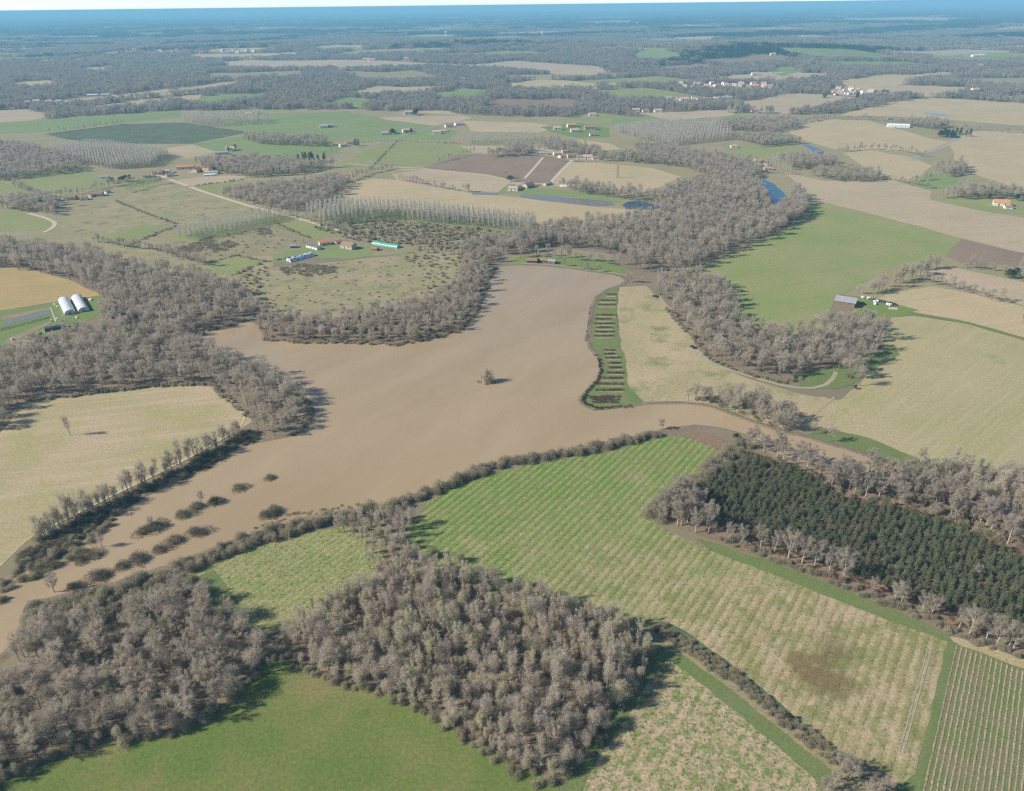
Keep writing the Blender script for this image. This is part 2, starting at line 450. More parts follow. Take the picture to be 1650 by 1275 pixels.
def inside(poly, X, Y):
    X = np.asarray(X, float); Y = np.asarray(Y, float)
    pa = np.array([(p[0], p[1]) for p in poly])
    res = np.zeros(X.shape, bool)
    k = np.where((X >= pa[:, 0].min()) & (X <= pa[:, 0].max()) & (Y >= pa[:, 1].min()) & (Y <= pa[:, 1].max()))[0]
    if len(k) == 0: return res
    x, y = X[k], Y[k]
    r_ = np.zeros(len(k), bool)
    n = len(pa)
    for i in range(n):
        x1, y1 = pa[i]; x2, y2 = pa[(i + 1) % n]
        if y1 == y2: continue
        r_ ^= ((y1 > y) != (y2 > y)) & (x < (x2 - x1) * (y - y1) / (y2 - y1) + x1)
    res[k] = r_
    return res

LAYER = {'floor': .03, 'field': .07, 'over': .11, 'bed': .15, 'track': .19, 'water': .24}
SHEETS = {}
def sheet(name, mat, pts, layer='field', label=None, kind='structure', world_pts=None, rough=True):
    w = world_pts if world_pts is not None else P2(pts)
    if rough: w = roughen(w, len(SHEETS) + 3)
    far = max(p.length for p in w)
    z = LAYER[layer] + 0.0012 * (len(bpy.data.meshes) % 30)
    if far < 1700:
        tris = tessellate_polygon([[Vector((p.x, p.y, 0)) for p in w]])
        v = [(p.x, p.y, z) for p in w]; f = [tuple(t) for t in tris]
        f = [t if (w[t[1]] - w[t[0]]).cross(w[t[2]] - w[t[0]]) > 0 else (t[0], t[2], t[1]) for t in f]
    else:
        poly = [(p.x, p.y) for p in w]
        xs = [p.x for p in w]; ys = [p.y for p in w]
        st = max(30.0, far / 60)
        gx, gy = np.meshgrid(np.arange(min(xs), max(xs), st), np.arange(min(ys), max(ys), st))
        gx = gx.ravel(); gy = gy.ravel()
        k = inside(poly, gx, gy)
        verts = list(w) + [Vector((a, b)) for a, b in zip(gx[k], gy[k])]
        edges = [(i, (i + 1) % len(w)) for i in range(len(w))]
        vo, eo, fo, *_ = delaunay_2d_cdt(verts, edges, [], 1, 1e-3)
        X = np.array([p.x for p in vo]); Y = np.array([p.y for p in vo])
        Z = hgt(X, Y) + z + np.clip((np.hypot(X, Y) - 1500) / 2500, 0, 3) * (1 + z)
        v = list(zip(X.tolist(), Y.tolist(), Z.tolist())); f = [tuple(q) for q in fo]
    o = mobj(name, v, f, MATS[mat])
    tag(o, label, None, kind=kind)
    SHEETS.setdefault(name, []).append(w)
    return w

def strip_poly(pts, width):
    """ribbon of a width in metres along a pixel polyline"""
    w = P2(pts)
    fine = []
    for i in range(len(w) - 1):
        k = max(1, int((w[i + 1] - w[i]).length / 8))
        for j in range(k): fine.append(w[i].lerp(w[i + 1], j / k))
    fine.append(w[-1])
    for _ in range(4):
        fine = [fine[0]] + [(fine[i - 1] + fine[i] * 2 + fine[i + 1]) / 4 for i in range(1, len(fine) - 1)] + [fine[-1]]
    L, Rr = [], []
    for i, p in enumerate(fine):
        t = (fine[min(i + 1, len(fine) - 1)] - fine[max(i - 1, 0)]).normalized()
        nrm = Vector((-t.y, t.x)) * width / 2
        L.append(p + nrm); Rr.append(p - nrm)
    return L, Rr

def ribbon(name, mat, pts, width, layer='track'):
    L, Rr = strip_poly(pts, width)
    z = LAYER[layer] + 0.0012 * (len(bpy.data.meshes) % 30)
    n = len(L)
    v = [(p.x, p.y, z + float(hgt(p.x, p.y)) + (0.5 if p.length > 1700 else 0)) for p in L] + [(p.x, p.y, z + float(hgt(p.x, p.y)) + (0.5 if p.length > 1700 else 0)) for p in Rr]
    f = [(n + i, n + i + 1, i + 1, i) for i in range(n - 1)]
    o = mobj(name, v, f, MATS[mat])
    tag(o, kind='structure')
    return o

# ---- water
LAKE = [(795,431),(837,428),(883,430),(917,434),(965,441),(998,447),(1006,452),(1000,458),(977,466),(958,478),(951,495),(946,527),(942,547),(947,562),(958,572),(964,582),(965,596),(958,614),(943,629),(932,641),
        (932,650),(942,657),(960,662),(1017,657),(1043,653),(1100,652),(1137,656),(1183,672),(1233,690),(1260,700),(1287,704),(1333,718),(1383,733),(1420,745),(1470,762),(1480,775),(1440,772),(1400,764),(1330,752),(1290,745),(1255,733),(1235,715),
        (1200,700),(1160,690),(1120,685),(1075,690),(1017,705),(950,720),(883,730),(830,737),(783,750),(737,770),(690,792),(640,812),(590,820),(550,823),(500,832),(440,848),(385,866),(333,887),(273,910),(215,928),(187,938),(150,948),(117,955),(75,965),(45,968),(38,985),(30,1010),(20,1040),(-10,1062),(-60,1075),(-120,1080),(-90,1020),(-30,970),(10,945),(23,933),(45,918),(75,908),(103,900),(125,880),(160,850),(190,825),(235,802),(285,778),(340,752),(385,722),
        (430,712),(470,704),(492,690),(499,662),(490,640),(462,614),(425,597),(380,584),(345,566),(318,556),(302,547),(325,537),(347,531),(380,521),(398,517),(410,522),(418,532),(424,547),(467,551),(533,553),(600,553),(637,556),(683,548),(737,534),(752,525),(767,500),(780,467)]
lake_w = sheet('lake', 'mud_water', LAKE, 'water')
oxbow_w = sheet('river', 'pond_water', [(1216,290),(1228,288),(1248,297),(1262,310),(1269,322),(1268,336),(1250,338),(1244,322),(1236,308),(1222,298)], 'water')
sheet('pond', 'pond_water', [(1002,331),(1010,326),(1030,323),(1052,329),(1070,335),(1050,338),(1010,337)], 'water')
sheet('pond', 'grey_water', [(835,314),(870,315),(930,320),(985,325),(990,331),(960,333),(900,325),(840,318)], 'water')
sheet('pond', 'grey_water', [(760,310),(802,312),(800,315),(762,314)], 'water')
sheet('river', 'pond_water', [(1290,232),(1305,234),(1325,242),(1328,248),(1316,249),(1305,241)], 'water')
sheet('river', 'grey_water', [(1488,181),(1530,186),(1528,188),(1490,184)], 'water')

# ---- near fields
F = {}
F['plantation'] = sheet('field', 'plantation', [(655,862),(668,838),(690,808),(737,783),(800,760),(860,748),(950,733),(1020,718),(1070,703),(1110,706),(1160,720),(1160,745),(1100,790),(1050,830),(1060,848),(1145,886),(1240,924),(1340,964),(1430,1000),(1530,1036),(1505,1140),(1470,1270),(1440,1262),(1385,1225),(1330,1200),(1260,1150),(1180,1092),(1110,1035),(1040,1010),(900,985),(760,950),(690,910)])
F['left_green'] = sheet('field', 'tufted_green', [(285,935),(335,910),(400,882),(480,860),(560,848),(625,850),(620,900),(600,935),(520,990),(420,1030),(360,985)])
sheet('field', 'lane', [(312,932),(345,918),(400,990),(420,1015),(370,995),(330,960)], 'over')
F['grass'] = sheet('field', 'grass', [(-20,1270),(60,1235),(160,1192),(240,1193),(330,1160),(400,1102),(440,1058),(530,1085),(600,1108),(680,1138),(760,1188),(830,1232),(900,1265),(905,1300),(850,1420),(400,1460),(-200,1450),(-200,1340)])
F['tufted'] = sheet('field', 'tufted', [(890,1290),(960,1190),(1010,1130),(1055,1062),(1078,1062),(1180,1142),(1260,1207),(1310,1252),(1340,1300),(1340,1420),(850,1420)])
sheet('field', 'lane', [(900,1275),(950,1195),(1000,1125),(1045,1055),(1058,1048),(1080,1060),(1050,1090),(1010,1155),(960,1230),(935,1280)], 'over')
sheet('grass_lane', 'lane', [(1058,1040),(1092,1050),(1180,1113),(1262,1180),(1338,1240),(1350,1290),(1315,1256),(1260,1209),(1180,1143),(1078,1062)], 'over')
F['vine'] = sheet('field', 'vine_grass', [(1538,1036),(1650,1075),(1800,1128),(1850,1400),(1430,1400),(1483,1275)])
sheet('field', 'straw_green', [(1528,1026),(1560,1030),(1650,1063),(1800,1118),(1800,1130),(1650,1078),(1540,1038)], 'over')
sheet('grass_lane', 'lane', [(1527,1030),(1544,1038),(1515,1150),(1485,1275),(1460,1400),(1390,1400),(1440,1275),(1478,1245),(1500,1150)], 'over')
sheet('grass_lane', 'lane', [(1120,868),(1160,878),(1250,908),(1350,946),(1440,982),(1528,1022),(1535,1036),(1430,1000),(1340,964),(1240,924),(1145,888)], 'over')
sheet('field', 'bracken', [(1070,700),(1110,692),(1150,700),(1175,715),(1170,735),(1150,722),(1110,706)], 'over')
F['pine_floor'] = sheet('wood_floor', 'bracken', [(1050,830),(1100,790),(1165,745),(1200,722),(1255,735),(1320,760),(1400,775),(1480,790),(1560,820),(1660,860),(1800,920),(1850,1150),(1650,1062),(1560,1028),(1440,980),(1350,944),(1250,906),(1160,876),(1090,850)])

F['right_tan'] = sheet('field', 'tan_right', [(1437,510),(1470,508),(1560,522),(1650,548),(1800,590),(1800,830),(1650,775),(1560,752),(1480,748),(1410,722),(1345,690),(1325,665),(1380,625),(1420,570)])
sheet('field', 'tan', [(1395,487),(1440,472),(1500,462),(1560,472),(1640,492),(1800,530),(1800,585),(1650,544),(1560,519),(1470,503),(1430,505)])
sheet('grass_lane', 'lane', [(1400,500),(1430,503),(1470,504),(1560,519),(1650,544),(1800,586),(1800,592),(1650,549),(1560,523),(1470,509),(1430,512),(1400,512)], 'over')
sheet('field', 'garden_grass', [(1380,478),(1410,482),(1450,492),(1480,500),(1440,512),(1400,515),(1370,505)], 'over')
F['meadow'] = sheet('field', 'meadow', [(1110,440),(1180,408),(1250,378),(1295,348),(1300,326),(1330,330),(1420,350),(1550,384),(1520,416),(1430,436),(1375,465),(1345,480),(1338,505),(1330,530),(1250,545),(1195,530),(1170,500),(1150,460)])
sheet('field', 'lane', [(1280,604),(1330,592),(1385,580),(1440,555),(1450,572),(1400,600),(1370,622),(1345,628),(1290,624)], 'over')
F['beds_field'] = sheet('field', 'straw_green', [(998,463),(1040,461),(1080,495),(1112,530),(1122,560),(1150,588),(1210,612),(1290,635),(1350,645),(1345,690),(1290,697),(1240,686),(1183,669),(1130,652),(1050,650),(1022,652),(1010,620),(1004,570),(994,500)])
sheet('field', 'lane', [(1012,622),(1022,632),(1042,652),(1025,654)], 'over')
F['bank_grass'] = sheet('field', 'green_bank', [(1000,458),(977,466),(959,479),(953,495),(948,527),(944,547),(950,560),(962,570),(968,582),(969,598),(962,615),(947,631),(937,642),(938,650),(962,657),(1025,653),(1012,620),(1006,570),(998,560),(992,510),(996,470)], 'over')
sheet('field', 'lane', [(1290,704),(1330,690),(1400,706),(1470,735),(1500,748),(1490,765),(1420,745),(1333,717)], 'over')
sheet('field', 'straw_green', [(1255,640),(1330,640),(1350,665),(1300,690),(1240,680)], 'over')

F['left_tan'] = sheet('field', 'straw', [(-150,745),(0,698),(30,663),(40,648),(120,639),(250,624),(340,621),(403,673),(406,680),(352,711),(290,747),(200,791),(112,834),(60,860),(35,880),(0,915),(-150,990),(-250,850)])
sheet('field', 'tan_orange', [(-150,430),(0,430),(60,437),(122,455),(162,476),(90,487),(0,501),(-150,520)])
F['garden'] = sheet('field', 'garden_grass', [(-100,517),(0,503),(95,487),(162,477),(172,495),(150,514),(115,525),(95,535),(60,545),(50,555),(20,565),(-100,590)])
for q in ([(2,511),(60,499),(80,496),(80,499),(4,517)], [(8,548),(82,517),(85,520),(12,556)]):
    sheet('garden_bed', 'soil', q, 'bed')
sheet('garden_bed', 'mulch_film', [(5,518),(80,500),(82,506),(8,524)], 'bed')
sheet('garden_bed', 'dark_green', [(2,529),(80,510),(80,513),(0,534)], 'bed')
sheet('field', 'soil', [(15,553),(50,543),(60,548),(30,560)], 'bed')
F['rough'] = sheet('field', 'rough', [(375,455),(430,432),(480,428),(560,420),(640,412),(700,402),(740,410),(745,450),(700,478),(620,494),(540,514),(470,514),(430,500),(395,480)])
sheet('field', 'field_olive', [(330,426),(380,412),(427,422),(372,446),(348,441)], 'over')
sheet('field', 'field_green', [(500,398),(560,395),(600,400),(600,412),(560,418),(500,415),(440,425),(440,412)], 'over')
sheet('scrub_ground', 'scrub_floor', [(235,400),(330,372),(430,362),(500,385),(550,378),(600,362),(700,355),(800,372),(870,380),(850,398),(800,402),(740,408),(640,410),(560,415),(440,412),(380,413),(330,425),(270,412)], 'floor')
sheet('field', 'field_olive', [(437,359),(468,350),(524,364),(548,378),(505,386),(470,372)])
sheet('field', 'rough', [(190,318),(262,294),(330,315),(405,336),(425,346),(292,366)])
sheet('field', 'field_olive', [(205,304),(240,296),(262,300),(220,310)], 'over')
sheet('field', 'rough', [(90,362),(130,340),(185,324),(285,362),(205,396),(150,388)])
sheet('field', 'field_olive', [(150,385),(230,362),(283,363),(205,395)], 'over')
sheet('field', 'field_olive', [(12,290),(60,280),(130,272),(178,290),(165,301),(112,313),(75,312)])
sheet('field', 'field_olive', [(-150,295),(0,293),(50,308),(75,320),(0,328),(-150,330)])
sheet('field', 'field_olive', [(-150,345),(0,342),(32,337),(86,358),(80,370),(0,374),(-150,380)])
sheet('field', 'garden_grass', [(190,300),(225,290),(250,285),(260,292),(215,302)], 'over')
sheet('field', 'tan_pink', [(285,290),(330,285),(400,282),(390,290),(300,302)])
sheet('field', 'field_olive', [(300,302),(390,290),(400,296),(360,312),(335,312)])
sheet('field', 'meadow', [(480,352),(540,336),(640,338),(760,352),(870,362),(850,378),(760,368),(640,358),(560,366),(500,360)])
sheet('field', 'meadow', [(275,380),(330,362),(450,345),(470,350),(380,378),(300,390)])
sheet('field', 'tan', [(545,300),(600,288),(640,290),(760,312),(830,318),(900,327),(990,336),(1060,342),(960,360),(870,362),(760,350),(640,334),(560,330)])
sheet('field', 'tan', [(905,261),(960,262),(1050,271),(1098,285),(1062,302),(1003,318),(960,306),(885,299)])
sheet('field', 'plough', [(680,271),(740,250),(860,248),(918,258),(890,290),(868,300),(790,281)])
sheet('field', 'tan_pink', [(632,281),(690,272),(790,282),(852,300),(800,310),(750,308),(640,290)])
sheet('field', 'field_green', [(800,312),(820,296),(860,303),(900,305),(960,312),(1000,320),(1002,328),(930,319),(840,313)], 'over')
sheet('field', 'field_olive', [(545,266),(600,236),(640,227),(745,232),(765,246),(700,264),(600,270)])
sheet('field', 'tan_pink', [(740,236),(860,235),(900,245),(860,248),(765,247)])
sheet('field', 'field_green', [(308,233),(380,221),(560,231),(545,246),(440,264),(360,248)])
sheet('field', 'field_green', [(345,207),(430,184),(560,180),(640,196),(705,204),(740,212),(720,225),(640,226),(560,230),(480,229),(400,212)])
sheet('field', 'field_green', [(-150,210),(0,198),(160,187),(290,180),(292,190),(180,200),(90,212),(0,216),(-150,226)])
sheet('field', 'dark_green', [(72,216),(200,200),(300,198),(400,214),(310,232),(210,232),(130,229)])
sheet('field', 'tan_pink', [(260,240),(310,233),(350,245),(300,256)])
sheet('field', 'tan_pink', [(560,195),(640,180),(720,178),(760,190),(700,203),(640,195)])
sheet('field', 'tan', [(745,195),(860,198),(900,205),(870,214),(760,212)])
sheet('field', 'tan', [(1255,206),(1330,192),(1400,194),(1500,224),(1545,230),(1500,246),(1420,243),(1340,240),(1290,224)])
sheet('field', 'tan', [(1355,245),(1400,242),(1470,254),(1503,268),(1472,291),(1440,289),(1390,268)])
sheet('field', 'tan', [(1530,226),(1580,211),(1650,215),(1800,222),(1800,330),(1650,306),(1580,285),(1540,262)])
sheet('field', 'field_green', [(1470,291),(1510,280),(1560,288),(1520,305),(1490,305)])
sheet('field', 'tan_pink', [(1262,278),(1330,292),(1440,291),(1500,308),(1500,322),(1620,346),(1800,380),(1800,430),(1650,408),(1550,384),(1420,349),(1330,327),(1297,320),(1285,295)])
sheet('field', 'field_olive', [(1500,322),(1570,310),(1660,320),(1800,335),(1800,372),(1660,347),(1600,344)])
sheet('field', 'plough', [(1520,412),(1552,386),(1625,404),(1700,414),(1700,440),(1600,427),(1560,430)])
sheet('field', 'tan_pink', [(1478,442),(1530,430),(1650,455),(1800,490),(1800,525),(1650,492),(1560,470)])
sheet('field', 'field_olive', [(1170,235),(1240,232),(1295,240),(1260,258),(1160,255)])
sheet('field', 'field_green', [(985,190),(1060,188),(1130,186),(1150,195),(1060,197),(985,204)])
sheet('field', 'tan', [(930,225),(985,232),(1000,240),(960,245),(940,236)])
sheet('field', 'tan', [(1040,235),(1100,238),(1120,246),(1070,250)])
sheet('field', 'garden_grass', [(870,205),(930,198),(980,206),(985,222),(930,222),(890,214)])

# ---- far fields
FAR_FIELDS = [
 ('tan', [(1350,182),(1430,164),(1500,158),(1650,165),(1800,172),(1800,200),(1650,196),(1560,190),(1470,184)]),
 ('tan_pink', [(1335,142),(1440,137),(1560,140),(1545,150),(1440,151),(1350,149)]),
 ('tan', [(1350,128),(1430,120),(1500,122),(1440,135),(1350,137)]),
 ('tan_pink', [(340,106),(440,98),(550,97),(680,101),(760,103),(830,98),(960,105),(987,112),(940,117),(870,114),(800,109),(700,106),(560,110),(440,110),(300,109)]),
 ('tan_pink', [(60,160),(160,152),(290,140),(385,130),(390,138),(330,146),(200,156),(110,165)]),
 ('tan_pink', [(130,170),(230,158),(330,152),(320,158),(220,168),(150,174)]),
 ('tan_pink', [(-80,180),(40,176),(90,184),(40,192),(-80,198)]),
 ('field_green', [(280,160),(350,152),(440,150),(430,157),(330,166)]),
 ('field_green', [(690,150),(740,142),(800,146),(760,156),(710,158)]),
 ('field_green', [(510,165),(560,157),(620,160),(580,168)]),
 ('tan', [(800,135),(870,128),(970,132),(960,140),(850,142)]),
 ('field_green', [(845,140),(890,136),(930,139),(890,144)]),
 ('tan_pink', [(1150,122),(1240,116),(1330,118),(1340,124),(1260,129),(1160,128)]),
 ('field_green', [(1240,112),(1275,105),(1285,114),(1260,119)]),
 ('field_green', [(1040,80),(1090,84),(1100,92),(1060,96),(1010,92)]),
 ('field_olive', [(740,60),(830,58),(900,60),(830,63),(750,64)]),
 ('tan_pink', [(1420,82),(1540,80),(1640,82),(1560,89),(1440,87)]),
 ('field_olive', [(1490,88),(1600,84),(1700,88),(1600,98),(1510,97)]),
 ('tan_pink', [(1430,122),(1520,116),(1560,120),(1480,126)]),
 ('field_green', [(1160,185),(1230,183),(1240,190),(1180,196)]),
 ('tan_pink', [(1030,180),(1110,178),(1190,176),(1180,182),(1080,186)]),
 ('field_olive', [(900,188),(960,182),(1010,186),(980,195),(910,196)]),
 ('tan', [(20,132),(80,130),(100,136),(40,140)]),
 ('tan', [(120,110),(180,106),(205,109),(150,115)]),
 ('tan', [(140,87),(200,82),(225,83),(180,88)]),
 ('tan', [(340,100),(400,97),(440,98),(380,103)]),
 ('field_olive', [(480,76),(560,75),(600,78),(520,80)]),
 ('tan', [(510,75),(545,72),(600,74),(560,77)]),
 ('tan', [(1560,58),(1650,60),(1720,62),(1640,64)]),
 ('tan', [(1080,60),(1150,59),(1200,61),(1120,63)]),
 ('field_olive', [(240,61),(290,60),(300,61.5),(250,62.5)]),
 ('tan', [(1330,29),(1480,28),(1640,31),(1500,35),(1360,33)]),
 ('tan', [(640,45),(760,44),(800,46),(700,48)]),
 ('tan', [(380,45),(470,44),(500,46),(420,48)]),
 ('tan', [(900,36),(1010,35),(1060,37),(960,39)]),
 ('tan', [(1180,46),(1290,45),(1330,47),(1230,49)]),
]
def deepen(q):
    y0, y1 = min(p[1] for p in q), max(p[1] for p in q)
    dd = max(1500.0, px(sum(p[0] for p in q) / len(q), y1).length)
    sh = min(9.0, 11.0 * FPX / dd)
    return [(p[0], p[1] + sh * (p[1] - y0) / max(.5, y1 - y0)) for p in q]
FARW = [sheet('field', k, deepen(q)) for k, q in FAR_FIELDS]
rr = random.Random(21)
for i in range(46):                                            # more clearings deep in the far woods
    cy = 30 + 60 * rr.random() ** 1.3; cx = rr.uniform(-150, 1800)
    if abs(cx - 1250) < 120 and cy > 60: continue
    w_ = rr.uniform(25, 75) * (0.5 + cy / 90); hh = 0.6 + (cy / 90) ** 2 * rr.uniform(2.0, 4.5)
    FARW.append(sheet('field', rr.choice(['tan', 'tan_pink', 'field_olive', 'field_olive', 'fallow_ground']),
                      [(cx - w_, cy), (cx - w_ * .4, cy - hh), (cx + w_ * .6, cy - hh * .8), (cx + w_, cy + hh * .2), (cx + w_ * .3, cy + hh), (cx - w_ * .6, cy + hh * .7)]))

rr = random.Random(5)
done = [(sum((p for p in w), Vector((0, 0))) / len(w)) for w in FARW]
for i in range(900):                                             # the patchwork of small fields between the far woods
    dist = 1500 * (8200 / 1500) ** rr.random(); a = rr.uniform(-.68, .68)
    c0 = Vector((math.sin(a) * dist, math.cos(a) * dist))
    L, W_ = rr.uniform(90, 230) * (dist / 2200) ** .45, rr.uniform(75, 165) * (dist / 2200) ** .5
    if any((c0 - q).length < (L + W_) * .78 for q in done): continue
    if rr.random() < .35: continue
    ang = R(rr.choice([12, 12, 20, 5, -8, 30])) + rr.uniform(-.15, .15)
    ux = Vector((math.cos(ang), math.sin(ang))); uy = Vector((-ux.y, ux.x))
    q = [c0 + ux * L * sx * rr.uniform(.75, 1.1) + uy * W_ * sy * rr.uniform(.7, 1.1) for sx, sy in ((-1, -1), (.1, -1.15), (1, -.9), (1.05, .2), (.9, 1), (-.1, .9), (-1, 1))]
    fl = [[p for p in w] for w in SHEETS['field']]
    if any(inside(w, [p.x for p in q] + [c0.x], [p.y for p in q] + [c0.y]).any() for w in fl): continue
    done.append(c0)
    FARW.append(sheet('field', rr.choice(['tan', 'tan_pink', 'tan_pink', 'field_olive', 'field_green', 'fallow_ground', 'plough', 'rough', 'tan']), None, world_pts=q))
# a pale ground around the mid-distance hamlets and hedges (nothing grows there in rows)
sheet('fallow', 'fallow_ground', [(-200,200),(0,196),(290,178),(560,176),(760,186),(980,190),(1180,182),(1300,186),(1450,182),(1650,196),(1850,204),(1850,560),(1650,540),(1400,480),(1100,440),(990,400),(850,380),(700,352),(500,352),(300,400),(100,410),(-200,400)], 'floor')

# ---- tracks and roads
for q, wd, mt in [([(245,279),(275,290),(330,310),(400,332),(480,352),(550,373),(572,382)], 5.5, 'track'),
                  ([(922,258),(905,275),(886,296)], 5, 'track'), ([(875,254),(860,272),(845,288)], 4, 'track'),
                  ([(640,273),(720,276),(790,284),(840,296),(885,297)], 4, 'track'),
                  ([(560,264),(620,269),(690,272)], 4, 'track'),
                  ([(1470,258),(1500,243),(1525,232),(1545,222)], 6, 'asphalt'), ([(1545,222),(1575,212),(1650,213)], 5, 'track'),
                  ([(45,344),(70,350),(93,360),(94,365),(84,370),(70,375)], 4.5, 'track'),
                  ([(338,620),(372,645),(407,676),(400,684),(357,709),(293,746),(200,790),(112,833),(60,862)], 1.1, 'track'),
                  ([(1062,478),(1085,510),(1110,550),(1118,568),(1140,587),(1210,607),(1280,630),(1320,634),(1345,626),(1347,600)], 2.6, 'worn_track'),
                  ([(1345,640),(1310,670),(1290,690)], 1.3, 'worn_track'), ([(820,424),(880,426),(965,436),(1010,444)], 2, 'worn_track'),
                  ([(545,246),(600,235),(640,222),(700,205),(735,200)], 4, 'asphalt'), ([(555,248),(490,262),(420,275)], 4, 'asphalt')]:
    ribbon('road' if mt == 'asphalt' else 'track', mt, q, wd)

for q in ([(1500,1050),(1478,1130),(1455,1215)], [(1494,1048),(1472,1128),(1449,1212)]):
    ribbon('tractor_rut', 'worn_track', q, .45, 'bed')
# ---- shore bank all round the lake: a low earth rim between water and land
def rim(name, w, mat, hh=.5, seed=1):
    rr = random.Random(seed)
    n = len(w)
    area = sum(w[i].x * w[(i + 1) % n].y - w[(i + 1) % n].x * w[i].y for i in range(n))
    sgn = 1 if area > 0 else -1
    v = []; f = []
    for i, p in enumerate(w):
        t = (w[(i + 1) % n] - w[i - 1]).normalized()
        o = Vector((t.y, -t.x)) * sgn
        k = rr.uniform(.75, 1.3)
        for d_, z in ((-.5, .10), (.3, .55 * hh * k), (1.1 * k, hh * k), (2.4, .6 * hh), (4.5, .02)):
            q = p + o * d_
            v.append((q.x, q.y, z))
    for i in range(n):
        a, b = i * 5, ((i + 1) % n) * 5
        for k in range(4):
            q = (a + k, a + k + 1, b + k + 1, b + k)
            f.append(q if sgn < 0 else q[::-1])
    o = mobj(name, v, f, MATS[mat], smooth=True)
    tag(o, kind='structure')
sheet('scrub_ground', 'rough', [(90,398),(150,388),(235,398),(330,425),(380,413),(440,412),(440,430),(375,458),(400,485),(330,460),(240,448),(140,424)], 'floor')
rim('shore_bank', lake_w, 'litter')

# ------------------------------------------------------------------ tree shapes
def rvec(r, up=0.0):
    while True:
        p = Vector((r.uniform(-1, 1), r.uniform(-1, 1), r.uniform(-1, 1)))
        if .05 < p.length < 1:
            p.normalize(); p.z += up
            return p.normalized()

def twig(mb, r, p, d, L, w):
    side = d.cross(rvec(r))
    if side.length < 1e-3: side = Vector((1, 0, 0))
    side = side.normalized() * w * .5
    mb.tri(p - side, p + side, p + d * L)

def gen_broad(seed, H=15.0, cr=4.5, cb=.32, limbs=13, ncl=5, tw=72, tl=1.2, twd=.055, trunk_r=.24, up=.45):
    """spreading bare tree: trunk and limbs, crown of branchlets and twigs"""
    r = random.Random(seed)
    T, C = MB(), MB()
    lean = Vector((r.uniform(-.06, .06), r.uniform(-.06, .06), 1))
    top = H * .8
    pts = [Vector((0, 0, -.3))] + [Vector((lean.x * top * k + r.uniform(-.12, .12), lean.y * top * k + r.uniform(-.12, .12), top * k)) for k in (.25, .5, .75, 1)]
    T.tube(pts, [trunk_r * 1.25, trunk_r, trunk_r * .75, trunk_r * .45, trunk_r * .15], 5)
    for i in range(limbs):
        k = cb + (0.93 - cb) * (i + r.random()) / limbs
        z = k * top
        base = Vector((lean.x * z, lean.y * z, z))
        ang = i * 2.4 + r.uniform(-.5, .5)
        prof = math.sin(math.pi * min(1, max(.12, (k - cb * .7) / (1.12 - cb * .7)))) ** .7
        ln = cr * (.55 + .45 * prof) * r.uniform(.75, 1.1)
        d = Vector((math.cos(ang), math.sin(ang), up + .7 * k + r.uniform(-.1, .25))).normalized()
        mid = base + d * ln * .55 + Vector((0, 0, .1 * ln))
        tip = base + d * ln + Vector((0, 0, .22 * ln))
        T.tube([base, mid, tip], [trunk_r * .42 * (1.1 - k * .6), trunk_r * .22, trunk_r * .07], 3)
        for j in range(ncl):
            q = base.lerp(tip, .45 + .55 * (j + r.random()) / ncl)
            bd = (d * .7 + rvec(r, .35) * .8).normalized()
            e = q + bd * r.uniform(.9, 1.7) * cr / 4.5
            C.tube([q, e], [trunk_r * .16, trunk_r * .05], 3)
            for t in range(tw):
                s = q.lerp(e, r.uniform(.0, 1.1)) + rvec(r) * r.uniform(0, .8) * cr / 4.5
                td = (bd * .55 + rvec(r, .3)).normalized()
                twig(C, r, s, td, tl * r.uniform(.6, 1.2), twd * r.uniform(.6, 1.3))
    for t in range(tw * 3):
        s = Vector((lean.x * top, lean.y * top, top)) + rvec(r) * r.uniform(0, cr * .3)
        twig(C, r, s, rvec(r, .8), tl * r.uniform(.6, 1.2), twd)
    return T, C

def gen_upright(seed, H=12.0, cr=2.6, stems=5, per=12, tw=70, tl=1.3, twd=.05, trunk_r=.11, spread=1.0):
    """several upright stems with steep twigs: young birch, willow, alder"""
    r = random.Random(seed)
    T, C = MB(), MB()
    for i in range(stems):
        ang = i * 6.283 / stems + r.uniform(-.5, .5)
        out = cr * spread * r.uniform(.25, .75) if stems > 1 else 0.0
        hh = H * r.uniform(.8, 1.0)
        p0 = Vector((math.cos(ang) * .25, math.sin(ang) * .25, -.3)) if stems > 1 else Vector((0, 0, -.3))
        p1 = Vector((math.cos(ang) * out * .6, math.sin(ang) * out * .6, hh * .45))
        p2 = Vector((math.cos(ang) * out, math.sin(ang) * out, hh * .92))
        T.tube([p0, p1, p2], [trunk_r, trunk_r * .65, trunk_r * .12], 4)
        for j in range(per):
            k = .30 + .68 * (j + r.random()) / per
            b = p0.lerp(p1, k / .45) if k < .45 else p1.lerp(p2, (k - .45) / .55)
            d = rvec(r, 1.0)
            w = cr * (1.05 - .75 * max(0, k - .45) / .55) * (.6 + .4 * min(1, k / .5))
            e = b + d * w * r.uniform(.5, .9)
            C.tube([b, e], [trunk_r * .3, trunk_r * .08], 3)
            for t in range(tw):
                s = b.lerp(e, r.uniform(.2, 1.0)) + rvec(r) * r.uniform(0, .55)
                td = (d * .5 + rvec(r, .75)).normalized()
                twig(C, r, s, td, tl * r.uniform(.5, 1.15), twd * r.uniform(.6, 1.3))
    return T, C

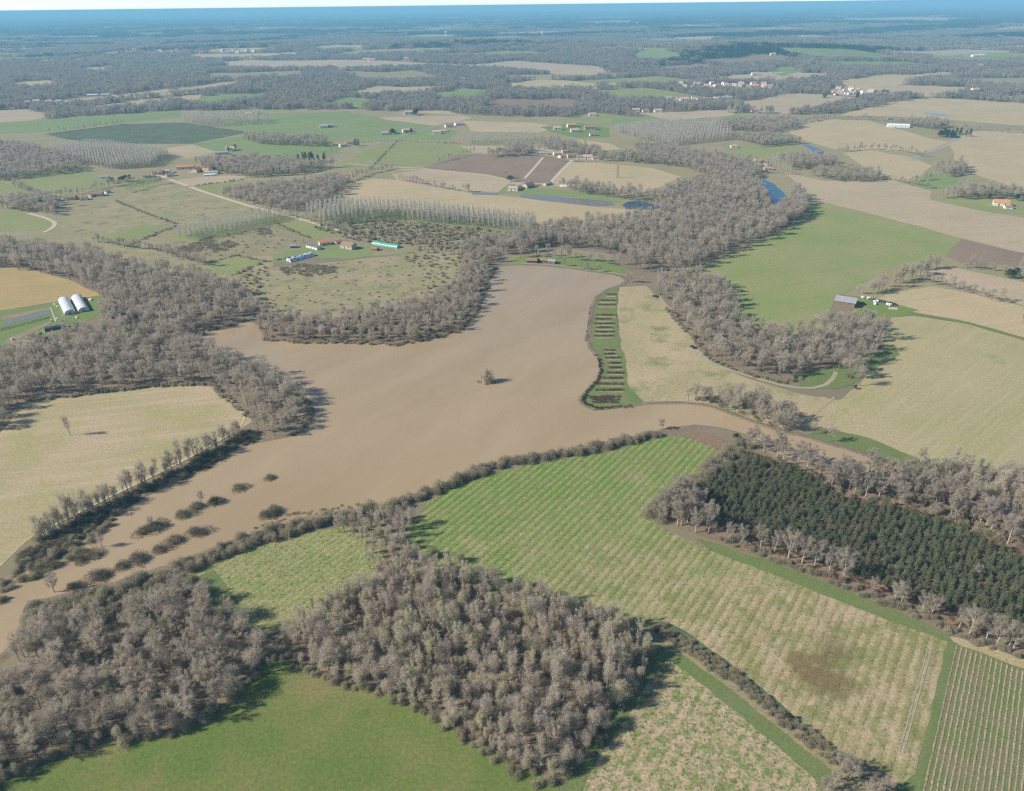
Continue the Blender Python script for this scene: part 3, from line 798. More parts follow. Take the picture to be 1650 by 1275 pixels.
def gen_crown(seed, H=11.0, cr=3.0, n=2600, tl=1.0, twd=.055, trunk_r=.14, low=.22):
    """rounded, finely branched crown on one to three stems: willow, oak, hornbeam"""
    r = random.Random(seed)
    T, C = MB(), MB()
    cz = H * (low + 1) / 2; rz = H * (1 - low) / 2
    lob = [(Vector((0, 0, cz)), 1.0)]
    for i in range(6):
        a = i * 1.05 + r.uniform(-.4, .4)
        lob.append((Vector((math.cos(a) * cr * .38, math.sin(a) * cr * .38, cz + r.uniform(-.35, .45) * rz)), r.uniform(.5, .68)))
    for i in range(1 + seed % 3):
        T.tube([(r.uniform(-.2, .2), r.uniform(-.2, .2), -.3), (r.uniform(-.3, .3), r.uniform(-.3, .3), H * .4), (r.uniform(-.5, .5), r.uniform(-.5, .5), H * .85)], [trunk_r, trunk_r * .7, trunk_r * .15], 4)
    for c, k in lob:
        for j in range(4):
            d = rvec(r, .5)
            T.tube([Vector((0, 0, c.z * .55)), c * .6 + Vector((0, 0, c.z * .25)), c + Vector((d.x * cr, d.y * cr, d.z * rz)) * k * .7], [trunk_r * .4, trunk_r * .25, trunk_r * .08], 3)
    for i in range(n):
        c, k = lob[0] if i % 4 == 0 else lob[1 + i % 6]
        d = rvec(r, .18)
        q = r.random() ** .45
        p = c + Vector((d.x * cr, d.y * cr, d.z * rz)) * k * q * .92
        twig(C, r, p, (d * .7 + rvec(r, .55)).normalized(), tl * r.uniform(.5, 1.2), twd * r.uniform(.6, 1.4))
    return T, C

def gen_pine(seed, H=5.6, cr=2.0):
    r = random.Random(seed)
    T, C = MB(), MB()
    T.tube([(0, 0, -.3), (0, 0, H * .5), (0, 0, H * .95)], [.11, .08, .02], 5)
    lev = 9
    for i in range(lev):
        k = .14 + .86 * i / (lev - 1)
        w = cr * max(.02, 1.0 - k ** 1.7) ** .75 * (1.0 if k > .2 else .8) + .12
        n = max(3, int(8 * (1 - k) + 3))
        for j in range(n):
            ang = j * 6.283 / n + i * .7 + r.uniform(-.25, .25)
            d = Vector((math.cos(ang), math.sin(ang), .35 + .5 * k))
            b = Vector((0, 0, H * k)); e = b + d.normalized() * w * r.uniform(.8, 1.1)
            T.tube([b, e], [.03, .012], 3)
            for t in range(9):
                s = b.lerp(e, r.uniform(.35, 1.05)) + rvec(r) * .12
                twig(C, r, s, (d.normalized() * .5 + rvec(r, .8)).normalized(), r.uniform(.4, .85), r.uniform(.12, .24))
    for t in range(16):
        twig(C, r, Vector((0, 0, H * .9)) + rvec(r) * .15, rvec(r, 1.4), r.uniform(.4, .8), .18)
    return T, C

def gen_dome(seed, rad_=2.2, H=2.4, n=1300, tl=.7, twd=.065, up=.5, stems=7):
    """bush: short stems, dense dome of shoots"""
    r = random.Random(seed)
    T, C = MB(), MB()
    lobes = [(Vector((r.uniform(-.55, .55) * rad_, r.uniform(-.55, .55) * rad_, 0)), r.uniform(.5, .8)) for _ in range(5)]
    for i in range(stems):
        d = rvec(r, .9); d.z = abs(d.z)
        T.tube([(0, 0, -.2), tuple(Vector((d.x * rad_ * .5, d.y * rad_ * .5, H * .55)))], [.06, .02], 3)
    for i in range(n):
        c, k = lobes[i % 5]
        d = rvec(r, .25); d.z = abs(d.z)
        q = r.uniform(.55, 1.0)
        p = c + Vector((d.x * rad_ * k * q, d.y * rad_ * k * q, d.z * H * (.6 + .5 * k) * q * .85))
        twig(C, r, p, (d * .6 + rvec(r, up)).normalized(), tl * r.uniform(.6, 1.2), twd * r.uniform(.6, 1.3))
    return T, C

def gen_evergreen(seed, H=9, cr=3.2, conic=False):
    r = random.Random(seed)
    T, C = MB(), MB()
    T.tube([(0, 0, -.3), (0, 0, H * .6)], [.2, .08], 5)
    lobes = []
    for i in range(16):
        k = r.random()
        if conic: z = H * (.12 + .8 * k); w = cr * (1 - k * .9)
        else: z = H * (.3 + .6 * k); w = cr * math.sin(math.pi * (.25 + .7 * k))
        a = r.uniform(0, 6.283)
        lobes.append((Vector((math.cos(a) * w * .6, math.sin(a) * w * .6, z)), w * .55 + .4))
        T.tube([(0, 0, z * .7), tuple(lobes[-1][0])], [.05, .02], 3)
    for c, w in lobes:
        for t in range(60):
            d = rvec(r, .2)
            twig(C, r, c + d * w * r.uniform(.6, 1), (d + rvec(r, .3) * .7).normalized(), r.uniform(.4, .8), r.uniform(.25, .45))
    return T, C

def gen_far_clump(seed, rad_=26, n=17, H=15, conic=False, k=1.0, tris=46):
    """a patch of wood as seen from kilometres off: ragged crowns and a few trunks"""
    r = random.Random(seed)
    C = MB()
    for i in range(n):
        a = r.uniform(0, 6.283); q = rad_ * math.sqrt(r.random())
        c = Vector((math.cos(a) * q, math.sin(a) * q, 0))
        h = H * r.uniform(.7, 1.15); w = (4.6 if not conic else 4.0) * k * r.uniform(.8, 1.25)
        C.tube([tuple(c + Vector((0, 0, -2))), tuple(c + Vector((0, 0, h * .7)))], [.5 * k, .25 * k], 3)
        for t in range(tris):
            d = rvec(r, .45)
            z = h * (.55 if not conic else .5)
            p = c + Vector((d.x * w * .75, d.y * w * .75, z + d.z * h * .4))
            twig(C, r, p, (d * .6 + rvec(r, .8)).normalized(), w * r.uniform(.5, .95), w * r.uniform(.16, .34))
    return C

def gen_tuft(seed, w=.5, h=.55, n=22, wd=.12):
    r = random.Random(seed); C = MB()
    for i in range(n):
        a = r.uniform(0, 6.283); q = w * math.sqrt(r.random())
        p = Vector((math.cos(a) * q, math.sin(a) * q, -.03))
        twig(C, r, p, rvec(r, 1.0), h * r.uniform(.5, 1.2), wd * r.uniform(.7, 1.5))
    return C

ASSET = bpy.data.collections.new('tree_shapes')                # never linked: only a store of shapes
KINDS = {}
def make_kind(key, gens, trunk_mat, crown_mat):
    """gens: list of (trunk MB, crown MB)"""
    col = bpy.data.collections.new('shapes_' + key)
    vs = []
    for i, (T, C) in enumerate(gens):
        tm = T.mesh('trunk', [MATS[trunk_mat]]) if T else None
        cm = C.mesh('crown', [MATS[crown_mat]])
        mb = MB(); mb.add(C.v, C.f)
        nC = len(C.f)
        if T: mb.add(T.v, T.f)
        me = new_mesh('shape', mb.v, mb.f, [MATS[crown_mat], MATS[trunk_mat]], [0] * nC + [1] * (len(mb.f) - nC))
        o = bpy.data.objects.new('%s_%02d' % (key, i), me)
        col.objects.link(o)
        vs.append((tm, cm))
    KINDS[key] = (col, vs)

make_kind('broad', [gen_broad(11 + i, H=14 + (i % 3) * 1.4, cr=3.9 + (i % 2) * .8, tw=50, up=.6) for i in range(6)] + [gen_crown(15 + i, 13.5 + i, 4.0, 2500, 1.15, .055, .2, .3) for i in range(3)], 'bark', 'twig_grey')
make_kind('wood', [gen_upright(31 + i, H=12 + i % 4, cr=1.9 + .2 * (i % 3), stems=3 + i % 3, per=11, tw=46, twd=.045, trunk_r=.12) for i in range(6)]
          + [gen_crown(51 + i, H=9.5 + 1.1 * (i % 3), cr=2.2 + .4 * (i % 3), n=1900, twd=.05) for i in range(5)], 'bark_stem', 'twig_wood')
make_kind('pale', [gen_broad(71 + i, H=14, cr=4.2, limbs=14, cb=.25, tw=60, twd=.055, trunk_r=.25, up=.6) for i in range(4)], 'bark_pale', 'twig_pale')
make_kind('poplar', [gen_upright(91 + i, H=21, cr=1.9, stems=1, per=28, tw=26, tl=1.8, twd=.05, trunk_r=.24) for i in range(3)], 'bark_pale', 'twig_poplar')
make_kind('bank', [gen_broad(111 + i, H=15, cr=3.4, cb=.30, limbs=17, ncl=4, tw=40, tl=1.2, twd=.038, trunk_r=.17, up=1.5) for i in range(4)], 'bark', 'twig_grey')
make_kind('pine', [gen_pine(131 + i) for i in range(5)], 'bark_dark', 'pine_needles')
make_kind('bush', [gen_dome(151 + i) for i in range(4)], 'bark', 'bush_leaf')
make_kind('hedge', [gen_dome(161 + i, 2.1, 3.4, 1900, .95, .05, .9) for i in range(4)], 'bark', 'hedge_twig')
make_kind('bramble', [gen_dome(171 + i, 2.4, 1.5, 1100, .6, .075, .3) for i in range(4)], 'bark', 'bramble_leaf')
make_kind('lowhedge', [gen_dome(181 + i, 1.3, 1.1, 300, .45, .14, .4) for i in range(3)], 'bark', 'low_hedge_leaf')
make_kind('evergreen', [gen_evergreen(191 + i) for i in range(3)], 'bark_dark', 'evergreen_leaf')
make_kind('conifer', [gen_evergreen(201 + i, 13, 3.0, True) for i in range(3)], 'bark_dark', 'pinewood_needles')
make_kind('far', [(None, gen_far_clump(211 + i)) for i in range(5)], 'bark', 'twig_far')
make_kind('farpine', [(None, gen_far_clump(221 + i, conic=True, n=20)) for i in range(4)], 'bark', 'pinewood_needles')
make_kind('vfar', [(None, gen_far_clump(231 + i, 75, 18, 15, k=3.2, tris=40)) for i in range(4)], 'bark', 'twig_far')
make_kind('vfarpine', [(None, gen_far_clump(241 + i, 75, 18, 15, k=3.2, tris=40)) for i in range(4)], 'bark', 'pinewood_needles')
make_kind('straw', [(None, gen_tuft(251 + i)) for i in range(4)], 'bark', 'straw_blade')
make_kind('green', [(None, gen_tuft(261 + i, .5, .4)) for i in range(3)], 'bark', 'green_blade')
make_kind('brush', [gen_dome(271 + i, 1.0, 1.0, 240, .6, .10, .8) for i in range(4)], 'bark', 'brush_twig')
make_kind('redbrush', [gen_dome(281 + i, 1.5, .9, 260, .5, .13, .5) for i in range(3)], 'bark', 'red_leaf')
make_kind('reed', [gen_dome(291 + i, 1.6, 2.2, 420, 1.1, .10, 1.2) for i in range(3)], 'bark', 'pale_reed')

# ------------------------------------------------------------------ scattering
def scatter(poly, sp, seed, jit=.42, grid_rot=0.0, excl=()):
    rr = np.random.RandomState(seed)
    c_, s_ = math.cos(grid_rot), math.sin(grid_rot)
    P = np.array([(p[0], p[1]) for p in poly])
    U = P[:, 0] * c_ + P[:, 1] * s_; V = -P[:, 0] * s_ + P[:, 1] * c_
    spu, spv = (sp if isinstance(sp, tuple) else (sp, sp))
    gu, gv_ = np.meshgrid(np.arange(U.min(), U.max(), spu), np.arange(V.min(), V.max(), spv))
    gu = gu.ravel() + rr.uniform(-jit, jit, gu.size) * spu; gv_ = gv_.ravel() + rr.uniform(-jit, jit, gv_.size) * spv
    X = gu * c_ - gv_ * s_; Y = gu * s_ + gv_ * c_
    k = inside([tuple(p) for p in P], X, Y)
    for e in excl: k &= ~inside([tuple(p) for p in e], X, Y)
    return np.stack([X[k], Y[k]], 1)

def in_view(pts, margin=120):
    """keep what the photograph could show, with a margin for a step to the side"""
    X, Y = pts[:, 0], pts[:, 1]
    Z = hgt(X, Y) - CAM_H
    f_ = Y * cF.y + Z * cF.z
    u = (X * cR2.x + Y * cR2.y + Z * cR2.z) / np.maximum(f_, 1) * FPX + 825
    w = 637.5 - (X * cU2.x + Y * cU2.y + Z * cU2.z) / np.maximum(f_, 1) * FPX
    return (f_ > 1) & (u > -margin) & (u < 1650 + margin) & (w < 1275 + margin * 1.3)

def instancer(name, key, items, label, cat=None):
    """one object for growth past counting: items = rows of x, y, z, scale, height factor"""
    if len(items) == 0: return None
    col, vs = KINDS[key]
    A = np.asarray(items, dtype=float)
    me = bpy.data.meshes.new(name)
    me.vertices.add(len(A)); me.vertices.foreach_set('co', A[:, :3].ravel())
    rr = np.random.RandomState(len(A))
    at = me.attributes.new('spin', 'FLOAT', 'POINT'); at.data.foreach_set('value', rr.uniform(0, 6.283, len(A)))
    at = me.attributes.new('grow', 'FLOAT_VECTOR', 'POINT')
    at.data.foreach_set('vector', np.stack([A[:, 3], A[:, 3], A[:, 3] * A[:, 4]], 1).ravel())
    at = me.attributes.new('pick', 'INT', 'POINT'); at.data.foreach_set('value', rr.randint(0, len(vs), len(A)))
    o = bpy.data.objects.new(name, me); COL.objects.link(o)
    g = bpy.data.node_groups.new('scatter_' + name, 'GeometryNodeTree')
    g.interface.new_socket('Geometry', in_out='INPUT', socket_type='NodeSocketGeometry')
    g.interface.new_socket('Geometry', in_out='OUTPUT', socket_type='NodeSocketGeometry')
    N = g.nodes.new
    gi, go = N('NodeGroupInput'), N('NodeGroupOutput')
    ci = N('GeometryNodeCollectionInfo'); ci.inputs[0].default_value = col
    ci.inputs['Separate Children'].default_value = True; ci.inputs['Reset Children'].default_value = True
    ip = N('GeometryNodeInstanceOnPoints'); ip.inputs['Pick Instance'].default_value = True
    def attr(nm, ty):
        a = N('GeometryNodeInputNamedAttribute'); a.data_type = ty; a.inputs[0].default_value = nm; return a.outputs[0]
    cx = N('ShaderNodeCombineXYZ')
    g.links.new(attr('spin', 'FLOAT'), cx.inputs[2])
    g.links.new(gi.outputs[0], ip.inputs['Points']); g.links.new(ci.outputs[0], ip.inputs['Instance'])
    g.links.new(attr('pick', 'INT'), ip.inputs['Instance Index'])
    g.links.new(cx.outputs[0], ip.inputs['Rotation']); g.links.new(attr('grow', 'FLOAT_VECTOR'), ip.inputs['Scale'])
    g.links.new(ip.outputs[0], go.inputs[0])
    md = o.modifiers.new('scatter', 'NODES'); md.node_group = g
    tag(o, label, cat, kind='stuff')
    return o

def plant(name, key, x, y, s, hf, label, cat, group, seed=None, z=0.0, part=('trunk', 'crown')):
    """one tree or bush standing on its own: an Empty with trunk and crown"""
    rr = random.Random(seed if seed is not None else int(x * 131 + y * 7919))
    tm, cm = rr.choice(KINDS[key][1])
    e = empty(name, (x, y, z), rr.uniform(0, 6.283))
    e.scale = (s, s, s * hf)
    for nm, me in zip(part, (tm, cm)):
        if me is None: continue
        link(bpy.data.objects.new(nm, me), e)
    return tag(e, label, cat, group)

def sizes(n, seed, lo, hi, hlo=.85, hhi=1.15):
    rr = np.random.RandomState(seed)
    return rr.uniform(lo, hi, n), rr.uniform(hlo, hhi, n)

def items(pts, seed, lo, hi, hlo=.85, hhi=1.15, sink=0.0):
    s, h_ = sizes(len(pts), seed, lo, hi, hlo, hhi)
    z = hgt(pts[:, 0], pts[:, 1]) - sink
    return np.stack([pts[:, 0], pts[:, 1], z, s, h_], 1)

# ------------------------------------------------------------------ woods, hedges and single trees
POOL = {}
def pool(kindname, key, pts, seed, lo, hi, label, group, hlo=.85, hhi=1.15, keep=True, cat='tree'):
    if len(pts) == 0: return
    k = in_view(pts, 130)
    pts = pts[k]
    it = items(pts, seed, lo, hi, hlo, hhi)
    L = POOL.setdefault((kindname, key), [])
    for r_ in it: L.append((r_, label, group, cat, keep))

LK = [(p.x, p.y) for p in lake_w]
def wood(kindname, key, poly, sp, seed, lo, hi, label, group, excl=(), **kw):
    w = [(p.x, p.y) for p in P2(poly)]
    pool(kindname, key, scatter(w, sp, seed, excl=[LK] + list(excl)), seed, lo, hi, label, group, **kw)
    return w

def along(pts, step, width, seed):
    """points along a pixel polyline, 'step' metres apart, spread over 'width' metres"""
    rr = random.Random(seed); w = P2(pts); out = []
    for i in range(len(w) - 1):
        L = (w[i + 1] - w[i]).length
        t = (w[i + 1] - w[i]).normalized() if L > 0 else Vector((1, 0)); n_ = Vector((-t.y, t.x))
        k = max(1, int(L / step))
        for j in range(k):
            p = w[i].lerp(w[i + 1], (j + rr.uniform(.1, .9)) / k) + n_ * rr.uniform(-.5, .5) * width
            out.append((p.x, p.y))
    return np.array(out)

# the square wood in the foreground
W1 = [(455,1052),(462,1022),(520,985),(580,950),(640,925),(700,922),(760,938),(860,965),(960,998),(1045,1035),(1050,1050),(1010,1122),(960,1188),(905,1262),(885,1262),(830,1236),(760,1190),(680,1140),(600,1110),(530,1086)]
sheet('wood_floor', 'litter', W1, 'floor')
wood('woodland_tree', 'wood', W1, 3.3, 1, .55, 1.1, 'leafless brownish tree in the square foreground wood', 'trees of the square foreground wood', hlo=.75, hhi=1.2)
# the thicket joining it to the lakeside hedge
W1b = [(545,858),(600,842),(650,826),(668,850),(672,895),(700,925),(640,940),(595,950),(590,905),(565,880)]
sheet('wood_floor', 'litter', W1b, 'floor')
wood('woodland_tree', 'wood', W1b, 4.4, 2, .6, .95, 'leafless tree in the thicket between the square wood and the lake hedge', 'trees of the thicket above the square wood')
# lower left wood
W2 = [(0,1110),(45,1050),(75,1022),(130,1008),(200,990),(285,962),(325,955),(355,985),(405,1022),(438,1058),(400,1102),(330,1156),(240,1190),(160,1188),(60,1230),(-20,1265),(-160,1330),(-260,1180),(-120,1130)]
sheet('wood_floor', 'litter', W2, 'floor')
wood('bare_tree', 'broad', W2, 4.6, 3, .5, .95, 'leafless grey tree in the wood at the lower left', 'trees of the lower left wood', hlo=.8, hhi=1.2)
wood('wood_bush', 'bush', W2, 9.0, 33, .5, .9, 'dark low bush under the lower left wood', 'undergrowth of the lower left wood', cat='bush')
pool('thicket_shrub', 'hedge', scatter([(p.x, p.y) for p in P2([(28,1060),(40,1000),(60,975),(117,962),(187,945),(240,930),(290,922),(330,945),(330,965),(285,975),(200,1000),(130,1020),(75,1035)])], 3.6, 34, excl=[LK]), 34, .8, 1.7, 'grey shrub in the thicket above the lower left wood', 'thicket below the flood water', cat='bush')
pool('thicket_shrub', 'bush', scatter([(p.x, p.y) for p in P2([(28,1060),(40,1000),(60,975),(117,962),(187,945),(240,930),(290,922),(285,960),(130,1012),(75,1035)])], 5.0, 35, excl=[LK]), 35, .8, 1.4, 'dark bush in the thicket above the lower left wood', 'dark bushes below the flood water', cat='bush')
# woods left of the lake
W3a = [(-150,392),(0,394),(70,400),(140,414),(240,438),(330,450),(398,476),(425,510),(410,522),(398,517),(347,531),(300,547),(230,542),(170,530),(168,497),(160,477),(125,458),(60,440),(0,434),(-150,432)]
W3b = [(-150,630),(-150,735),(0,695),(28,665),(40,646),(120,637),(250,622),(338,619),(372,643),(407,674),(400,690),(430,706),(470,702),(490,688),(497,660),(488,640),(458,616),(415,600),(355,580),(305,552),(230,545),(170,535),(110,548),(60,566),(0,582)]
for q, sd_ in ((W3a, 4), (W3b, 5)):
    sheet('wood_floor', 'litter', q, 'floor')
    wood('lakeside_tree', 'broad', q, 6.6, sd_, .62, 1.0, 'leafless grey tree in the wood left of the lake', 'trees of the wood left of the lake')
wood('dark_evergreen', 'evergreen', [(180,500),(215,490),(225,520),(195,535),(175,525)], 9, 6, .8, 1.1, 'dark evergreen tree among bare trees beside the market garden', 'evergreens by the market garden')
wood('dark_evergreen', 'evergreen', [(255,480),(285,478),(290,500),(262,505)], 11, 7, .8, 1.0, 'dark evergreen tree deep in the wood left of the lake', 'evergreens in the left wood')
# belt between rough pasture and lake
W4 = [(424,547),(467,551),(533,553),(600,553),(637,556),(683,548),(737,534),(752,525),(767,500),(780,467),(795,431),(800,412),(770,398),(742,405),(748,440),(735,465),(700,483),(620,500),(540,517),(470,518),(432,508),(415,520)]
sheet('wood_floor', 'bracken', W4, 'floor')
wood('lakeside_tree', 'broad', W4, 6.2, 8, .5, .82, 'leafless grey tree in the belt along the far shore of the lake', 'trees of the far shore belt')
wood('lakeside_bush', 'bush', W4, 9, 9, .6, 1.1, 'low bush under the far shore belt', 'undergrowth of the far shore belt', cat='bush')
# wood behind the dam
W5 = [(800,412),(805,398),(850,384),(880,372),(960,362),(1060,352),(1085,336),(1120,325),(1180,318),(1225,318),(1238,340),(1255,345),(1275,338),(1272,318),(1285,312),(1298,325),(1296,348),(1252,378),(1182,408),(1112,440),(1060,440),(1012,436),(1005,420),(985,410),(930,402),(870,400),(850,412)]
sheet('wood_floor', 'litter', W5, 'floor')
OX = [(p.x, p.y) for p in oxbow_w]
wood('dam_tree', 'broad', W5, 7.4, 10, .72, 1.05, 'leafless tree in the wood behind the dam', 'trees of the wood behind the dam', excl=[OX])
sheet('field', 'garden_grass', [(812,428),(835,414),(880,411),(985,420),(1005,432),(1012,446),(965,439),(900,430)], 'over')
pool('dam_tree_row', 'broad', along([(830,416),(870,413),(915,417),(960,422),(1000,430)], 5, 7, 46), 46, .5, .8, 'leafless tree on the green behind the dam', 'trees on the green behind the dam')
# wood right of the beds field
W6 = [(1052,470),(1075,452),(1120,448),(1165,462),(1185,490),(1190,520),(1215,535),(1260,548),(1330,528),(1400,520),(1425,540),(1412,572),(1392,605),(1372,618),(1352,600),(1330,595),(1298,606),(1258,614),(1205,602),(1145,578),(1118,545),(1085,500)]
sheet('wood_floor', 'litter', W6, 'floor')
wood('hollow_wood_tree', 'broad', W6, 6.4, 12, .65, .98, 'leafless tree in the curved wood', 'trees of the curved wood right of the lake')
wood('lakeside_bush', 'bush', W6, 14, 13, .6, 1.0, 'dark bush under the curved wood', 'undergrowth of the curved wood', cat='bush')
# belt along the river
W7 = [(1085,648),(1130,638),(1170,640),(1220,652),(1270,672),(1292,690),(1285,700),(1258,697),(1232,687),(1183,669),(1137,652)]
wood('river_tree', 'broad', W7, 4.2, 14, .52, .85, 'leafless tree on the bank where the river leaves the lake', 'trees along the river')
wood('lakeside_bush', 'bramble', W7, 7, 15, .7, 1.1, 'brown bush on the river bank', 'bushes along the river bank', cat='bush')
# woods on the right behind the pines
W8 = [(1330,790),(1380,772),(1450,768),(1500,762),(1560,764),(1650,780),(1800,835),(1800,930),(1650,880),(1560,835),(1500,818),(1430,808),(1360,805)]
sheet('wood_floor', 'bracken', W8, 'floor')
wood('pale_tree', 'pale', [(1330,792),(1400,775),(1480,790),(1530,828),(1640,880),(1800,940),(1800,915),(1640,850),(1540,800),(1480,768),(1400,764),(1320,770)], 4.6, 16, .62, 1.0, 'pale leafless tree along the far edge of the pines', 'pale trees behind the pine plantation')
wood('slender_tree', 'wood', [(1480,760),(1560,762),(1650,778),(1800,830),(1800,905),(1640,840),(1545,792),(1490,772)], 4.2, 17, .8, 1.1, 'slender leafless tree in the thicket at the right edge', 'slender trees right of the pines', hlo=1.0, hhi=1.2)
# skirts of brush along the wood edges
for i, (q, st, lo, hi) in enumerate([([(440,1056),(530,1090),(600,1114),(680,1144),(760,1194),(830,1240),(890,1264)], 1.5, .5, .85), ([(905,1262),(960,1190),(1010,1124),(1052,1052)], 1.6, .5, .85), ([(1050,1042),(960,1003),(860,970),(760,943),(690,922)], 2.2, .5, .8),
        ([(438,1060),(400,1104),(330,1158),(240,1192),(160,1190),(60,1232),(-20,1268)], 1.6, .6, 1.0), ([(455,1050),(462,1022),(520,985),(580,950)], 1.8, .6, 1.0)]):
    pool('edge_shrub', 'hedge', along(q, st * 1.8, 4.5, 700 + i), 700 + i, lo * .8, hi * 1.2, 'twiggy shrub on the edge of the foreground woods', 'shrubs on the foreground wood edges', cat='bush')
    pool('edge_shrub', 'reed', along(q, st * 2.2, 4.0, 750 + i), 750 + i, lo * .8, hi * 1.1, 'pale twiggy shrub on the edge of the foreground woods', 'pale shrubs on the foreground wood edges', cat='bush')
    pool('edge_tree', 'wood', along(q, st * 3.0, 4.0, 760 + i), 760 + i, .4, .75, 'low leafless tree on the edge of the foreground woods', 'low trees on the foreground wood edges')
for i, (q, st) in enumerate([([(424,548),(470,552),(600,554),(640,556),(690,548),(740,534),(768,500),(782,467),(796,432)], 2.6), ([(40,647),(120,638),(250,623),(338,620),(405,674)], 2.6), ([(470,703),(492,688),(498,662),(490,642)], 2.2), ([(1075,500),(1118,545),(1145,580),(1205,604),(1258,616),(1298,608)], 3.0), ([(302,548),(347,532),(398,518)], 2.8)]):
    pool('shore_shrub', 'hedge', along(q, st, 3.5, 710 + i), 710 + i, .5, .95, 'twiggy shrub on the edge of the lakeside woods', 'shrubs on the lakeside wood edges', cat='bush')
pool('pine_edge_shrub', 'hedge', along([(1052,838),(1068,812),(1110,782),(1160,746),(1200,718)], .9, 8.0, 720), 720, .9, 1.6, 'pale grey shrub between the green field and the pines', 'shrubs between the green field and the pines', cat='bush')
pool('pine_edge_shrub', 'hedge', along([(1160,868),(1250,900),(1350,940),(1440,975),(1530,1016),(1640,1056)], 1.6, 4.0, 721), 721, .5, 1.0, 'low grey shrub under the pale trees beside the pines', 'shrubs under the pale trees', cat='bush')
GAP = [(1330,772),(1400,772),(1480,786),(1560,815),(1660,858),(1700,880),(1700,915),(1600,870),(1520,836),(1440,812),(1345,796)]
wood('pale_tree', 'pale', GAP, 7.0, 730, .55, .9, 'pale leafless tree on the bracken behind the pines', 'pale trees on the bracken behind the pines')
wood('pine_edge_shrub', 'hedge', GAP, 4.0, 731, .5, 1.1, 'grey brown shrub on the bracken behind the pines', 'shrubs behind the pines', cat='bush')
# pines in rows
W9 = [(1128,822),(1112,798),(1165,762),(1205,738),(1250,745),(1320,775),(1345,800),(1440,818),(1520,842),(1600,878),(1680,915),(1800,965),(1850,1120),(1650,1030),(1545,990),(1430,950),(1370,928),(1300,898),(1190,860)]
pw = [(p.x, p.y) for p in P2(W9)]
pool('pine_tree', 'pine', scatter(pw, (1.75, 2.7), 18, .33, R(54)), 18, .38, .82, 'young dark green pine in the plantation', 'pines of the plantation', hlo=.75, hhi=1.2)
wood('bracken_clump', 'redbrush', [(1150,850),(1110,805),(1170,755),(1210,730),(1260,738),(1330,770),(1350,795),(1450,812),(1530,835),(1650,890),(1650,1050),(1540,1012),(1420,960),(1250,900)], 3.2, 19, .7, 1.2, 'rust brown bracken round the pine plantation', 'bracken clumps', keep=False, cat='bush')
# pale trees along the near edge of the pines
wood('pale_tree', 'pale', [(1055,842),(1062,818),(1100,795),(1130,812),(1150,848),(1140,868),(1095,852)], 4.2, 20, .62, .98, 'pale leafless tree at the left corner of the pine plantation', 'pale trees at the left corner of the pines')
for i, (x, y, s) in enumerate([(1175,872,.5),(1195,876,.52),(1225,882,.62),(1248,890,.6),(1270,900,.78),(1292,908,.75),(1312,914,.7),(1335,922,.62),(1358,934,.8),(1282,892,.6),(1320,905,.6),(1345,915,.5),(1405,955,.4),(1440,968,.55),(1452,972,.5),(1485,985,.5),(1500,992,.55),(1560,1026,.75),(1588,1032,.7),(1605,1040,.72),(1632,1048,.7),(1625,1042,.6),(1545,1012,.5),(1665,1062,.7)]):
    p = px(x, y); POOL.setdefault(('pale_tree', 'pale'), []).append((np.array([p.x, p.y, 0, s * 1.25, 1.0]), 'pale leafless tree in the line between the pines and the grass lane', 'pale trees between pines and lane', 'tree', True))
for x, y, s in [(1252,735,.8),(1262,742,.7),(1285,748,.75),(1300,758,.8),(1320,765,.7),(1230,728,.6),(1205,722,.65),(1215,715,.6),(1350,785,.85),(1368,790,.9)]:
    p = px(x, y); POOL[('pale_tree', 'pale')].append((np.array([p.x, p.y, 0, s * 1.25, 1.0]), 'pale barked leafless tree between the river and the pines', 'pale trees between river and pines', 'tree', True))

# row of tall bare trees on the left bank, and the growth below it
bank_line = [(58,872),(112,845),(180,812),(200,800),(290,755),(350,722),(390,697)]
pool('bank_tree', 'broad', along(bank_line, 4.5, 7.0, 222), 222, .42, .72, 'leafless tree in the row beside the left bank path', 'row of trees on the left bank', hlo=1.0, hhi=1.3)
pool('bank_tree', 'wood', along(bank_line[:3], 2.5, 9.0, 223), 223, .6, 1.0, 'slim leafless tree in the clump at the lower end of the left bank row', 'clump at the end of the left bank row')
pool('bank_tree', 'bank', along(bank_line, 2.2, 5.5, 22), 22, .42, .95, 'tall leafless tree in the row beside the left bank path', 'row of trees on the left bank')
BK = [(30,905),(60,872),(112,842),(200,798),(290,753),(352,719),(400,690),(420,708),(385,722),(340,750),(285,776),(235,800),(190,823),(160,848),(125,878),(103,898),(45,917)]
sheet('bank_ground', 'litter', BK, 'floor')
pool('bank_bush', 'bush', scatter([(p.x, p.y) for p in P2(BK)], 2.9, 23), 23, .7, 1.35, 'dark bush on the shaded left bank', 'bushes on the left bank', cat='bush')
FLD = [(0,940),(25,925),(60,905),(105,893),(140,865),(165,850),(200,828),(215,815),(185,850),(160,875),(140,890),(95,915),(50,925),(20,945)]
pool('bank_bush', 'hedge', scatter([(p.x, p.y) for p in P2([(-60,985),(0,935),(45,905),(105,880),(160,842),(205,815),(190,838),(150,880),(110,905),(50,935),(20,960),(-40,1000)])], 4.0, 24), 24, .6, 1.1, 'grey green flooded shrub at the left end of the lake', 'flooded shrubs at the left end of the lake', cat='bush')

